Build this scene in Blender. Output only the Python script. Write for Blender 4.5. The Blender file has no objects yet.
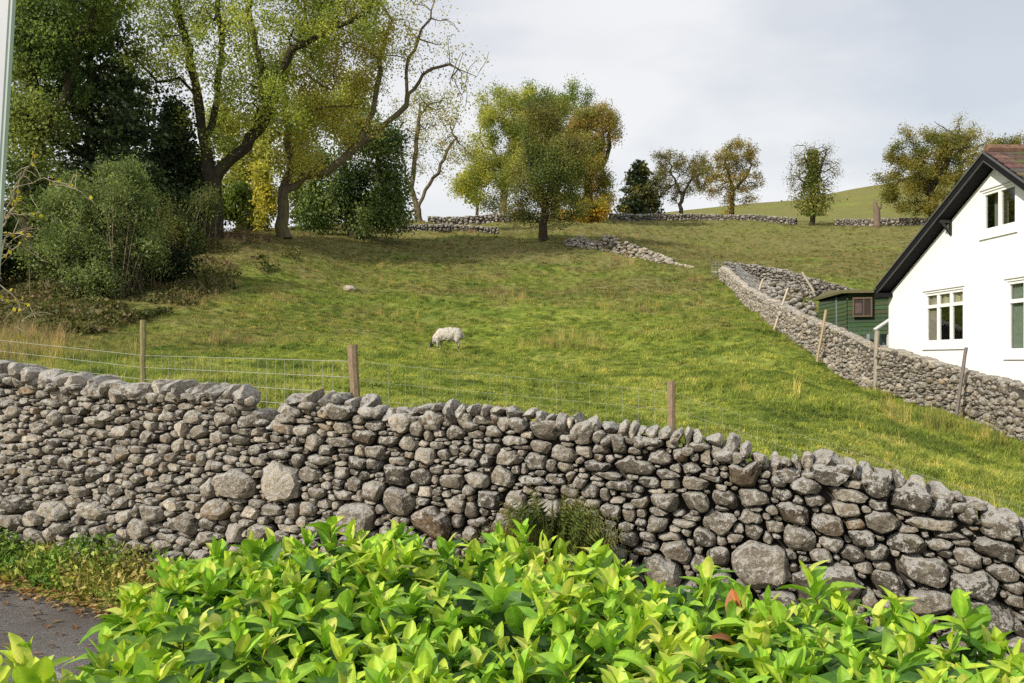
import bpy, bmesh, math, random
import numpy as np
from mathutils import Vector, Matrix, noise
from mathutils.geometry import tessellate_polygon

random.seed(7); rng = np.random.default_rng(7)
scene = bpy.context.scene
COL = scene.collection
F, CX, HY, E = 900.0, 512.0, 360.0, 2.0          # focal length in px, centre, horizon row, eye height
R = math.radians

def P(px, py, D): return Vector(((px-CX)/F*D, D, E+(HY-py)/F*D))

# ------------------------------------------------------------------ helpers
def tag(o, label=None, cat=None, group=None, kind=None):
    if label: o['label'] = label
    if cat: o['category'] = cat
    if group: o['group'] = group
    if kind: o['kind'] = kind
    return o
def empty(name, loc, label, cat, group=None):
    o = bpy.data.objects.new(name, None); COL.objects.link(o); o.location = loc
    o.empty_display_size = .2
    return tag(o, label, cat, group)
def link(name, me, m, parent=None):
    o = bpy.data.objects.new(name, me); COL.objects.link(o)
    if m and not me.materials: me.materials.append(m)
    if parent is not None:
        o.parent = parent
        o.matrix_parent_inverse = Matrix.Translation(-Vector(parent.location))
    return o
def np_mesh(name, V, Fq, col=None, smooth=False):
    """V (n,3); Fq (m,k) int, k = 3 or 4"""
    V = np.ascontiguousarray(V, dtype=np.float32); Fq = np.ascontiguousarray(Fq, dtype=np.int32)
    me = bpy.data.meshes.new(name); m, k = Fq.shape
    me.vertices.add(len(V)); me.vertices.foreach_set('co', V.ravel())
    me.loops.add(m*k); me.loops.foreach_set('vertex_index', Fq.ravel())
    me.polygons.add(m); me.polygons.foreach_set('loop_start', np.arange(0, m*k, k, dtype=np.int32))
    me.polygons.foreach_set('loop_total', np.full(m, k, dtype=np.int32))
    me.polygons.foreach_set('use_smooth', np.full(m, smooth, dtype=bool))
    if col is not None:
        a = me.color_attributes.new('col', 'FLOAT_COLOR', 'POINT')
        c = np.ones((len(V), 4), dtype=np.float32); c[:, :3] = col; a.data.foreach_set('color', c.ravel())
    me.update(calc_edges=True); me.validate(); return me
class MB:
    """collects pieces and links them as ONE mesh"""
    def __init__(s): s.V = []; s.F = []; s.C = []
    def add(s, v, f, c=(1, 1, 1)):
        n = len(s.V); s.V += [tuple(p) for p in v]; s.F += [tuple(i+n for i in q) for q in f]; s.C += [tuple(c)]*len(v); return s
    def frame_box(s, o, ax, ay, az, lo, hi, c=(1, 1, 1)):
        v = []
        for i in range(8):
            x = hi[0] if i & 1 else lo[0]; y = hi[1] if i & 2 else lo[1]; z = hi[2] if i & 4 else lo[2]
            v.append(o+ax*x+ay*y+az*z)
        return s.add(v, [(0,2,3,1),(4,5,7,6),(0,1,5,4),(2,6,7,3),(0,4,6,2),(1,3,7,5)], c)
    def bar(s, a, b, w, h, up=Vector((0, 0, 1)), c=(1, 1, 1)):
        a = Vector(a); b = Vector(b); d = (b-a); L = d.length; d.normalize()
        sd = d.cross(up)
        if sd.length < 1e-3: sd = Vector((1, 0, 0))
        sd.normalize(); u = sd.cross(d)
        return s.frame_box(a, d, sd, u, (0, -w/2, -h/2), (L, w/2, h/2), c)
    def tube(s, pts, rad, n=6, c=(1, 1, 1)):
        pts = [Vector(p) for p in pts]; v = []; f = []
        if not hasattr(rad, '__len__'): rad = [rad]*len(pts)
        for i, p in enumerate(pts):
            t = (pts[min(i+1, len(pts)-1)]-pts[max(i-1, 0)]).normalized()
            a = t.cross(Vector((0, 0, 1)) if abs(t.z) < .9 else Vector((1, 0, 0))).normalized(); b = t.cross(a)
            for k in range(n):
                w = 2*math.pi*k/n; v.append(p+(a*math.cos(w)+b*math.sin(w))*rad[i])
        for i in range(len(pts)-1):
            for k in range(n):
                f.append((i*n+k, i*n+(k+1) % n, (i+1)*n+(k+1) % n, (i+1)*n+k))
        f.append(tuple(range(n-1, -1, -1))); f.append(tuple((len(pts)-1)*n+k for k in range(n)))
        return s.add(v, f, c)
    def build(s, name, m, parent=None, smooth=False, bevel=0):
        me = bpy.data.meshes.new(name); me.from_pydata(s.V, [], s.F)
        a = me.color_attributes.new('col', 'FLOAT_COLOR', 'POINT')
        for i, c in enumerate(s.C): a.data[i].color = (*c, 1)
        bm = bmesh.new(); bm.from_mesh(me); bmesh.ops.recalc_face_normals(bm, faces=bm.faces)
        if bevel: bmesh.ops.bevel(bm, geom=bm.edges[:], offset=bevel, segments=1, affect='EDGES', clamp_overlap=True)
        bm.to_mesh(me); bm.free()
        for p in me.polygons: p.use_smooth = smooth
        return link(name, me, m, parent)

# ------------------------------------------------------------------ materials
def mat(name):
    m = bpy.data.materials.new(name); m.use_nodes = True; nt = m.node_tree; nt.nodes.clear()
    return m, nt, nt.nodes, nt.links
def N(nt, t, **kw):
    n = nt.nodes.new(t)
    for k, v in kw.items():
        if k in n.inputs.keys(): n.inputs[k].default_value = v
        else: setattr(n, k, v)
    return n
def noise_n(nt, scale, detail=4, rough=.55, vec=None):
    n = N(nt, 'ShaderNodeTexNoise'); n.inputs['Scale'].default_value = scale; n.inputs['Detail'].default_value = detail
    n.inputs['Roughness'].default_value = rough
    if vec is not None: nt.links.new(vec, n.inputs['Vector'])
    return n
def ramp(nt, fac, stops):
    r = nt.nodes.new('ShaderNodeValToRGB'); e = r.color_ramp.elements
    while len(e) < len(stops): e.new(.5)
    for i, (p, c) in enumerate(stops):
        e[i].position = p; e[i].color = (*c, 1) if len(c) == 3 else c
    nt.links.new(fac, r.inputs['Fac']); return r
def mix(nt, fac, a, b, mode='MIX'):
    n = nt.nodes.new('ShaderNodeMix'); n.data_type = 'RGBA'; n.blend_type = mode
    for k, v in ((0, fac), (6, a), (7, b)):
        if hasattr(v, 'is_linked'): nt.links.new(v, n.inputs[k])
        else: n.inputs[k].default_value = v if k == 0 or len(v) == 4 else (*v, 1)
    return n.outputs[2]
def pos_of(nt): return N(nt, 'ShaderNodeNewGeometry').outputs['Position']
def finish(nt, bsdf):
    o = nt.nodes.new('ShaderNodeOutputMaterial'); nt.links.new(bsdf, o.inputs['Surface'])
def bump(nt, h, strength, dist, to):
    b = N(nt, 'ShaderNodeBump'); b.inputs['Strength'].default_value = strength; b.inputs['Distance'].default_value = dist
    nt.links.new(h, b.inputs['Height']); nt.links.new(b.outputs[0], to)
def bsdf(nt, rough=.8, spec=.3, color=None):
    b = nt.nodes.new('ShaderNodeBsdfPrincipled'); b.inputs['Roughness'].default_value = rough
    b.inputs['Specular IOR Level'].default_value = spec
    if color is not None:
        if hasattr(color, 'is_linked'): nt.links.new(color, b.inputs['Base Color'])
        else: b.inputs['Base Color'].default_value = (*color, 1)
    return b

def stone_mat(name, tint=(1, 1, 1), lichen=.5, scale=1.0, moss=.15):
    m, nt, ns, ls = mat(name); pos = pos_of(nt)
    at = N(nt, 'ShaderNodeAttribute', attribute_name='col').outputs['Color']
    n1 = noise_n(nt, 9*scale, 5, .6, pos); n2 = noise_n(nt, 38*scale, 6, .8, pos); n3 = noise_n(nt, 22*scale, 8, .78, pos)
    c = mix(nt, 1.0, at, ramp(nt, n1.outputs[0], [(.3, (.6, .57, .54)), (.55, (1, 1, 1)), (.75, (1.25, 1.22, 1.15))]).outputs[0], 'MULTIPLY')
    c = mix(nt, .8, c, ramp(nt, n2.outputs[0], [(.34, (.34, .32, .29)), (.58, (1.3, 1.28, 1.25))]).outputs[0], 'MULTIPLY')
    c = mix(nt, 1.0, c, tint, 'MULTIPLY')
    sep = N(nt, 'ShaderNodeSeparateXYZ'); ls.new(N(nt, 'ShaderNodeNewGeometry').outputs['Normal'], sep.inputs[0])
    up = N(nt, 'ShaderNodeMath', operation='MULTIPLY_ADD'); ls.new(sep.outputs[2], up.inputs[0]); up.inputs[1].default_value = .13
    ls.new(n3.outputs[0], up.inputs[2])
    lm = ramp(nt, up.outputs[0], [(.54, (0, 0, 0)), (.58, (lichen,)*3)])
    c = mix(nt, lm.outputs[0], c, (.60, .58, .53))
    n4 = noise_n(nt, 5*scale, 4, .6, pos)
    up2 = N(nt, 'ShaderNodeMath', operation='MULTIPLY_ADD'); ls.new(sep.outputs[2], up2.inputs[0]); up2.inputs[1].default_value = .08
    ls.new(n4.outputs[0], up2.inputs[2])
    mm = ramp(nt, up2.outputs[0], [(.62, (0, 0, 0)), (.74, (moss,)*3)])
    c = mix(nt, mm.outputs[0], c, (.20, .15, .03))
    b = bsdf(nt, .92, .15, c); 
    nb = noise_n(nt, 24*scale, 9, .78, pos)
    vo = N(nt, 'ShaderNodeTexVoronoi'); vo.inputs['Scale'].default_value = 17*scale; vo.inputs['Randomness'].default_value = 1.0
    wv = noise_n(nt, 12*scale, 3, .6, pos); wp_ = N(nt, 'ShaderNodeVectorMath', operation='MULTIPLY_ADD'); ls.new(wv.outputs[1], wp_.inputs[0]); wp_.inputs[1].default_value = (.08, .08, .08); ls.new(pos, wp_.inputs[2])
    ls.new(wp_.outputs[0], vo.inputs['Vector'])
    sm = N(nt, 'ShaderNodeMath', operation='MULTIPLY_ADD'); ls.new(vo.outputs['Distance'], sm.inputs[0]); sm.inputs[1].default_value = -.45; ls.new(nb.outputs[0], sm.inputs[2])
    bump(nt, sm.outputs[0], 1.0, .05/scale, b.inputs['Normal'])
    finish(nt, b.outputs[0]); return m
def foliage_mat(name, transl=.35, rough=.6, spec=.25, var=.0):
    m, nt, ns, ls = mat(name)
    at = N(nt, 'ShaderNodeAttribute', attribute_name='col').outputs['Color']
    b = bsdf(nt, rough, spec, at)
    t = N(nt, 'ShaderNodeBsdfTranslucent'); c2 = mix(nt, 1.0, at, (1.15, 1.25, .55), 'MULTIPLY'); ls.new(c2, t.inputs[0])
    mx = N(nt, 'ShaderNodeMixShader'); mx.inputs[0].default_value = transl
    ls.new(b.outputs[0], mx.inputs[1]); ls.new(t.outputs[0], mx.inputs[2]); finish(nt, mx.outputs[0]); return m
def attr_mat(name, rough=.8, spec=.3, nscale=20, amt=.5, bmp=.3, bd=.01, metal=0):
    m, nt, ns, ls = mat(name); pos = pos_of(nt)
    at = N(nt, 'ShaderNodeAttribute', attribute_name='col').outputs['Color']
    n = noise_n(nt, nscale, 5, .65, pos)
    c = mix(nt, amt, at, ramp(nt, n.outputs[0], [(.3, (.45, .45, .45)), (.7, (1.35, 1.35, 1.35))]).outputs[0], 'MULTIPLY')
    b = bsdf(nt, rough, spec, c); b.inputs['Metallic'].default_value = metal
    bump(nt, n.outputs[0], bmp, bd, b.inputs['Normal']); finish(nt, b.outputs[0]); return m
def bark_mat(name, a, bcol, moss=(.10, .10, .03), ma=.5):
    m, nt, ns, ls = mat(name); pos = pos_of(nt)
    mp = N(nt, 'ShaderNodeMapping'); mp.inputs['Scale'].default_value = (1, 1, .25); ls.new(pos, mp.inputs[0])
    n = noise_n(nt, 9, 6, .7, mp.outputs[0]); n2 = noise_n(nt, 1.1, 4, .6, pos)
    c = ramp(nt, n.outputs[0], [(.35, a), (.7, bcol)]).outputs[0]
    mk = ramp(nt, n2.outputs[0], [(.45, (0, 0, 0)), (.62, (ma,)*3)]).outputs[0]
    c = mix(nt, mk, c, moss)
    b = bsdf(nt, .9, .15, c); bump(nt, n.outputs[0], .8, .06, b.inputs['Normal']); finish(nt, b.outputs[0]); return m

def grass_color(nt):
    """meadow colour by place: fresh green, rank green and dry brown growth"""
    pos = pos_of(nt)
    a = noise_n(nt, .11, 5, .62, pos); b = noise_n(nt, .55, 5, .65, pos); c3 = noise_n(nt, 2.6, 5, .7, pos)
    base = ramp(nt, b.outputs[0], [(.30, (.13, .20, .034)), (.48, (.275, .355, .056)), (.70, (.50, .55, .12))]).outputs[0]
    fine = ramp(nt, c3.outputs[0], [(.33, (.42, .48, .5)), (.5, (1, 1, 1)), (.66, (1.45, 1.28, 1.3))]).outputs[0]
    base = mix(nt, .9, base, fine, 'MULTIPLY')
    # dry / rough growth: more of it up the hill and to the left, where the trees' shade is put into it too
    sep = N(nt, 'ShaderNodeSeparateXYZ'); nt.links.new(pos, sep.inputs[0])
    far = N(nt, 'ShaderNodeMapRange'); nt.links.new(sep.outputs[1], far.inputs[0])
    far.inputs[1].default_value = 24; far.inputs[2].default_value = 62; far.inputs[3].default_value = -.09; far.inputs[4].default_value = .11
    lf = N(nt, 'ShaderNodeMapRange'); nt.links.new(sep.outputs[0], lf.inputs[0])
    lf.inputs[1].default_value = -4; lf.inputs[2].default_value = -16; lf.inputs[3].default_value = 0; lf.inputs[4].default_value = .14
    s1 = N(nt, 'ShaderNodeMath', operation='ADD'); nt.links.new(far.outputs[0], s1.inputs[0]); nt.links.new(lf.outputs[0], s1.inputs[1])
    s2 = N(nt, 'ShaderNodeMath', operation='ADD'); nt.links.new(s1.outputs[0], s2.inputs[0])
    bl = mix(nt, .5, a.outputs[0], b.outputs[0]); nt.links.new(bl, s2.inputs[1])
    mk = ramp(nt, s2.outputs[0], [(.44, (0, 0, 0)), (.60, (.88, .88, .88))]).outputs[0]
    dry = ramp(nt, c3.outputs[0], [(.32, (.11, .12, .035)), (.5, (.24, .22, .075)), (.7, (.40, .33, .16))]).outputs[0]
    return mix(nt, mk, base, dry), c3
def make_ground_mat():
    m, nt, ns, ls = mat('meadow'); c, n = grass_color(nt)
    c = mix(nt, 1.0, c, (.72, .72, .72), 'MULTIPLY')
    b = bsdf(nt, .95, .08, c); n5 = noise_n(nt, 5, 6, .75, pos_of(nt))
    bump(nt, n5.outputs[0], 1.0, .12, b.inputs['Normal']); finish(nt, b.outputs[0]); return m
def make_blade_mat():
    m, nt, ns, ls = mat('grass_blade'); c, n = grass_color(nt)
    at = N(nt, 'ShaderNodeAttribute', attribute_name='col').outputs['Color']
    c = mix(nt, 1.0, c, at, 'MULTIPLY')
    oi = N(nt, 'ShaderNodeObjectInfo'); c = mix(nt, 1.0, c, ramp(nt, oi.outputs['Random'], [(0, (.55, .60, .55)), (.5, (1, 1, 1)), (.85, (1.3, 1.2, 1.1)), (1, (1.6, 1.3, 1.5))]).outputs[0], 'MULTIPLY')
    b = bsdf(nt, .6, .25, c); t = N(nt, 'ShaderNodeBsdfTranslucent'); ls.new(c, t.inputs[0])
    mx = N(nt, 'ShaderNodeMixShader'); mx.inputs[0].default_value = .4
    ls.new(b.outputs[0], mx.inputs[1]); ls.new(t.outputs[0], mx.inputs[2]); finish(nt, mx.outputs[0]); return m
M = {}
M['stone'] = stone_mat('grey_limestone', (1.05, 1.0, .91), .85, 1.0, .22)
M['stone_far'] = stone_mat('weathered_limestone', (.98, .93, .82), .6, .55, .35)
M['fill'] = attr_mat('packed_rubble', .95, .1, 14, .6)
M['meadow'] = make_ground_mat(); M['blade'] = make_blade_mat()
M['leaf'] = foliage_mat('autumn_leaves', .45, .6, .2)
M['dark_leaf'] = foliage_mat('evergreen_leaves', .25, .5, .3)
def laurel_mat():
    m, nt, ns, ls = mat('laurel_leaves'); pos = pos_of(nt)
    at = N(nt, 'ShaderNodeAttribute', attribute_name='col').outputs['Color']
    n1 = noise_n(nt, 28, 4, .6, pos); n2 = noise_n(nt, 160, 3, .6, pos)
    c = mix(nt, .75, at, ramp(nt, n1.outputs[0], [(.32, (.62, .72, .7)), (.5, (1, 1, 1)), (.7, (1.3, 1.15, 1.0))]).outputs[0], 'MULTIPLY')
    c = mix(nt, ramp(nt, n2.outputs[0], [(.70, (0, 0, 0)), (.76, (.6, .6, .6))]).outputs[0], c, (.20, .13, .03))
    b = bsdf(nt, .30, .32, c); bump(nt, n1.outputs[0], .5, .006, b.inputs['Normal']); ls.new(ramp(nt, n1.outputs[0], [(.3, (.30,)*3), (.7, (.6,)*3)]).outputs[0], b.inputs['Roughness'])
    t = N(nt, 'ShaderNodeBsdfTranslucent'); ls.new(mix(nt, 1.0, c, (1.15, 1.25, .55), 'MULTIPLY'), t.inputs[0])
    mx = N(nt, 'ShaderNodeMixShader'); mx.inputs[0].default_value = .33
    ls.new(b.outputs[0], mx.inputs[1]); ls.new(t.outputs[0], mx.inputs[2]); finish(nt, mx.outputs[0]); return m
M['laurel'] = laurel_mat()
M['herb'] = foliage_mat('herb_leaves', .3, .6, .2)
M['bark_dark'] = bark_mat('dark_bark', (.022, .017, .012), (.075, .060, .042), (.06, .065, .018), .5)
M['bark_pale'] = bark_mat('pale_bark', (.06, .048, .032), (.21, .17, .12), (.13, .12, .03), .5)
M['twig'] = attr_mat('twigs', .8, .2, 30, .4)
M['wood'] = attr_mat('weathered_wood', .85, .15, 30, .6, .5, .01)
M['paint'] = attr_mat('house_paint', .55, .3, 3, .06, .05, .004)
M['black'] = attr_mat('black_paint', .8, .12, 6, .2, .05, .003)
M['gloss'] = attr_mat('gloss_paint', .35, .4, 6, .15, .05, .003)
M['wool'] = attr_mat('wool', .95, .05, 14, .5, 1.0, .05)
M['wire'] = attr_mat('galvanised_wire', .5, .5, 10, .2, 0, .001, .3)
M['cloth'] = attr_mat('curtain_cloth', .9, .1, 9, .3)
def roof_mat():
    m, nt, ns, ls = mat('roof_tiles'); pos = pos_of(nt)
    at = N(nt, 'ShaderNodeAttribute', attribute_name='col').outputs['Color']
    n = noise_n(nt, 7, 5, .7, pos)
    c = mix(nt, .9, at, ramp(nt, n.outputs[0], [(.3, (.4, .4, .4)), (.55, (1, 1, 1)), (.75, (1.3, 1.4, .9))]).outputs[0], 'MULTIPLY')
    b = bsdf(nt, .9, .2, c); bump(nt, n.outputs[0], .5, .02, b.inputs['Normal']); finish(nt, b.outputs[0]); return m
M['roof'] = roof_mat()
def glass_mat():
    m, nt, ns, ls = mat('window_glass')
    g = N(nt, 'ShaderNodeBsdfGlossy'); g.inputs['Roughness'].default_value = .03; g.inputs[0].default_value = (.9, .95, 1, 1)
    t = N(nt, 'ShaderNodeBsdfTransparent'); t.inputs[0].default_value = (.62, .65, .64, 1)
    fr = N(nt, 'ShaderNodeFresnel'); fr.inputs[0].default_value = 1.6
    mx = N(nt, 'ShaderNodeMixShader'); mx.inputs[0].default_value = .14; ls.new(t.outputs[0], mx.inputs[1]); ls.new(g.outputs[0], mx.inputs[2])
    finish(nt, mx.outputs[0]); return m
M['glass'] = glass_mat()
def asphalt_mat():
    m, nt, ns, ls = mat('asphalt'); pos = pos_of(nt)
    n = noise_n(nt, 120, 4, .8, pos); n2 = noise_n(nt, 1.5, 5, .6, pos)
    c = ramp(nt, n.outputs[0], [(.38, (.06, .052, .046)), (.52, (.14, .128, .115)), (.64, (.34, .32, .29))]).outputs[0]
    c = mix(nt, .8, c, ramp(nt, n2.outputs[0], [(.35, (.6, .55, .5)), (.65, (1.15, 1.15, 1.2))]).outputs[0], 'MULTIPLY')
    b = bsdf(nt, .85, .3, c); bump(nt, n.outputs[0], .7, .01, b.inputs['Normal']); finish(nt, b.outputs[0]); return m
M['asphalt'] = asphalt_mat()

# ------------------------------------------------------------------ terrain
# things whose feet sit on the hill: (px, row of the foot, distance)
FEET = {
 'T1': (213, 240, 48), 'T2': (283, 238, 52), 'T3': (418, 221, 78), 'holly': (352, 237, 60), 'yellow': (266, 233, 64),
 'haw': (545, 240, 66), 'c1': (503, 217, 100), 'c2': (478, 217, 104), 'c3': (590, 220, 96), 'c4': (556, 219, 104),
 'fir': (639, 218, 122), 'r1': (681, 218, 125), 'r2': (731, 221, 118), 'r3': (812, 226, 112), 'big': (932, 226, 108),
 'big2': (975, 222, 125), 'snag': (877, 227, 106), 'conif': (86, 262, 46), 'yew': (178, 245, 50), 'ivy': (28, 275, 42),
 'willow': (104, 292, 35), 'back1': (128, 240, 66), 'back2': (10, 250, 58), 'sheep': (447, 350, 30)}
pts = [v for v in FEET.values()]
pts += [(0, 423, 10), (0, 388, 13), (0, 350, 20), (0, 316, 30), (0, 275, 45), (143, 394, 12), (140, 361, 19), (140, 322, 30),
 (355, 435, 9), (355, 399, 12), (355, 345, 27), (355, 300, 40), (355, 260, 52), (447, 392, 14.5), (512, 441, 9), (447, 275, 50), (447, 240, 64),
 (671, 473, 9.5), (671, 434, 12), (671, 414, 15), (671, 352, 27), (580, 342, 30), (580, 283, 50), (580, 250, 60), (670, 262, 57),
 (1000, 545, 8), (1000, 509, 10), (1000, 470, 14), (1024, 443, 18.6), (875, 490, 10), (875, 444, 14), (875, 393, 24), (800, 428, 14), (800, 383, 20),
 (800, 345, 29), (740, 333, 30), (740, 297, 44), (725, 279, 51), (730, 268, 60), (800, 252, 80), (700, 238, 90), (880, 250, 78), (850, 283, 50),
 (850, 345, 33), (900, 378, 26), (1000, 395, 22), (900, 340, 40), (1000, 330, 42), (1000, 250, 80), (750, 222, 112), (640, 222, 112), (460, 232, 84),
 (540, 222, 96), (400, 236, 68), (250, 236, 56), (60, 280, 40), (0, 240, 70), (200, 236, 70), (0, 243, 120), (200, 243, 120), (400, 228, 110),
 (560, 224, 150), (400, 238, 180), (700, 221, 165), (800, 221, 165), (0, 252, 250), (300, 248, 250), (500, 236, 250), (640, 216, 250), (680, 211, 250), (700, 209, 250), (760, 203, 250),
 (800, 200, 250), (850, 190, 250), (895, 183, 250), (960, 175, 250), (1024, 168, 250), (1150, 165, 250), (1150, 240, 80), (1150, 240, 120), (1024, 222, 130),
 (1150, 400, 25), (1150, 520, 12), (1150, 600, 8), (-120, 430, 10), (-120, 320, 30), (-120, 262, 50), (-120, 245, 120), (512, 300, 41), (250, 300, 36), (900, 222, 118)]
A = np.array(pts, float); QP = np.stack([(A[:, 0]-CX)/F*2.0, np.log(A[:, 2])], 1); QV = (HY-A[:, 1])/F
def _k(d): return d*d*np.log(d+1e-9)
_n = len(QP); _K = _k(np.linalg.norm(QP[:, None]-QP[None], axis=2))+np.eye(_n)*2e-4
_Pm = np.hstack([np.ones((_n, 1)), QP]); _S = np.block([[_K, _Pm], [_Pm.T, np.zeros((3, 3))]])
_W = np.linalg.solve(_S, np.concatenate([QV, [0, 0, 0]]))
def wall_y(x): return 7.06-0.244*x
def road_z(x): return E-1.64-.10-.080*(np.clip(x, -14, 9)+4.67)
def field_z(x, y):
    y0 = np.maximum(y, 7.0); D = np.clip(y0, 7.5, 255)
    u = np.clip(x/y0, -.74, .74)*2.0; q = np.stack([u.ravel(), np.log(D).ravel()], 1)
    out = np.empty(len(q))
    for i in range(0, len(q), 20000):
        qq = q[i:i+20000]; out[i:i+20000] = _k(np.linalg.norm(qq[:, None]-QP[None], axis=2))@_W[:_n]+_W[_n]+qq@_W[_n+1:]
    z = out.reshape(np.shape(u))*D
    return E+z-np.maximum(y0-255, 0)*.15
def Hn(x, y):
    x = np.asarray(x, float); y = np.asarray(y, float)
    fz = field_z(x, y)
    d = y-wall_y(x)
    # verge bank rises a little from the road to the foot of the wall
    rz = road_z(x)+.12*np.clip((d+1.1)/.9, 0, 1)
    t = np.clip((d+.12)/.3, 0, 1)
    return rz*(1-t)+fz*t
def H(x, y): return float(Hn(np.array([x]), np.array([y]))[0])
def on_ground(px, D): x = (px-CX)/F*D; return Vector((x, D, H(x, D)))

xs = list(np.arange(0, 5.2, .15)); st = .15
while xs[-1] < 230: st *= 1.035; xs.append(xs[-1]+st)
xs = np.array([-v for v in xs[:0:-1]]+xs)
ys = list(np.arange(-9, 4, .5))+list(np.arange(4, 10, .12)); st = .13
while ys[-1] < 380: st *= 1.02; ys.append(ys[-1]+st)
ys = np.array(ys)
GX, GY = np.meshgrid(xs, ys); GZ = Hn(GX, GY)
bump_a = np.zeros_like(GZ)
for j in range(GZ.shape[0]):
    for i in range(GZ.shape[1]):
        y = GY[j, i]
        if 9 < y < 140:
            x = GX[j, i]
            bump_a[j, i] = (.10*noise.noise((x*.45, y*.45, 0))+.07*noise.noise((x*1.3, y*1.3, 5))+.05*noise.noise((x*3, y*3, 9)))*min(1, (y-9)/4)*(1+y/60)
GZ += bump_a
nx, ny = len(xs), len(ys)
idx = np.arange(nx*ny).reshape(ny, nx)
FQ = np.stack([idx[:-1, :-1].ravel(), idx[:-1, 1:].ravel(), idx[1:, 1:].ravel(), idx[1:, :-1].ravel()], 1)
gme = np_mesh('ground', np.stack([GX.ravel(), GY.ravel(), GZ.ravel()], 1), FQ, None, True)
tag(link('ground', gme, M['meadow']), 'sloping green meadow rising to the tree line', 'ground', kind='structure')

# road: asphalt sheet 4 mm above the ground, its far edge wandering along the verge
def edge_y(x): return wall_y(x)-1.0+.10*math.sin(x*1.3)-.25*max(0, min(1, (x+4.6)/1.8))
rv = []; rf = []; nxr = 160
for i in range(nxr+1):
    x = -14+i*22/nxr; ye = edge_y(x)+.05*noise.noise((x*5, 0, 0))
    for k in range(9):
        y = 3.1+(ye-3.1)*k/8
        rv.append((x, y, H(x, y)+.006+(.02*math.sin(math.pi*k/8))))
for i in range(nxr):
    for k in range(8):
        a = i*9+k; rf.append((a, a+9, a+10, a+1))
tag(link('road', np_mesh('road', np.array(rv), np.array(rf), None, True), M['asphalt']), 'dark asphalt lane in front of the stone wall', 'road', kind='structure')

# ------------------------------------------------------------------ dry stone walls
def stone_color(n, warm=.5, lo=.13, hi=.34):
    v = rng.uniform(lo, hi, n)[:, None]*np.array([1.0, .925, .815])[None]
    w = rng.random(n); v[w < .07] *= np.array([1.05, .93, .80]); v[w < .015] *= np.array([1.0, .95, .9]); v[w > .90] *= 1.45
    return v
def pack(L, top, size_at, manual=(), seed=1, tries=9000, hmin=0.0):
    """ellipses (s, h, a, b, th) packed in a strip of length L below the outline top(s)"""
    r = np.random.default_rng(seed); S = [list(m) for m in manual]
    arr = np.zeros((16000, 5)); n = 0
    for m in S: arr[n] = m; n += 1
    for scale in (1.45, 1.0, .8, .62, .45):
        for _ in range(tries):
            s = r.uniform(0, L); t = top(s); h = r.uniform(hmin, max(t, .01))
            a, b = size_at(s, h, r); a *= scale; b *= scale
            if scale > 1.2 and r.random() < .6: continue
            if r.random() < .18: a *= 1.5; b *= .6
            elif r.random() < .12: a *= .72; b *= 1.25
            if h > t-b*.55: continue
            A_ = arr[:n]
            dx = np.abs(A_[:, 0]-s)/((A_[:, 2]+a)*.92); dy = np.abs(A_[:, 1]-h)/((A_[:, 3]+b)*.90)
            if n and np.any(dx**2.6+dy**2.6 < 1): continue
            arr[n] = (s, h, a, b, r.normal(0, .10)); n += 1
    return arr[:n]
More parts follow.
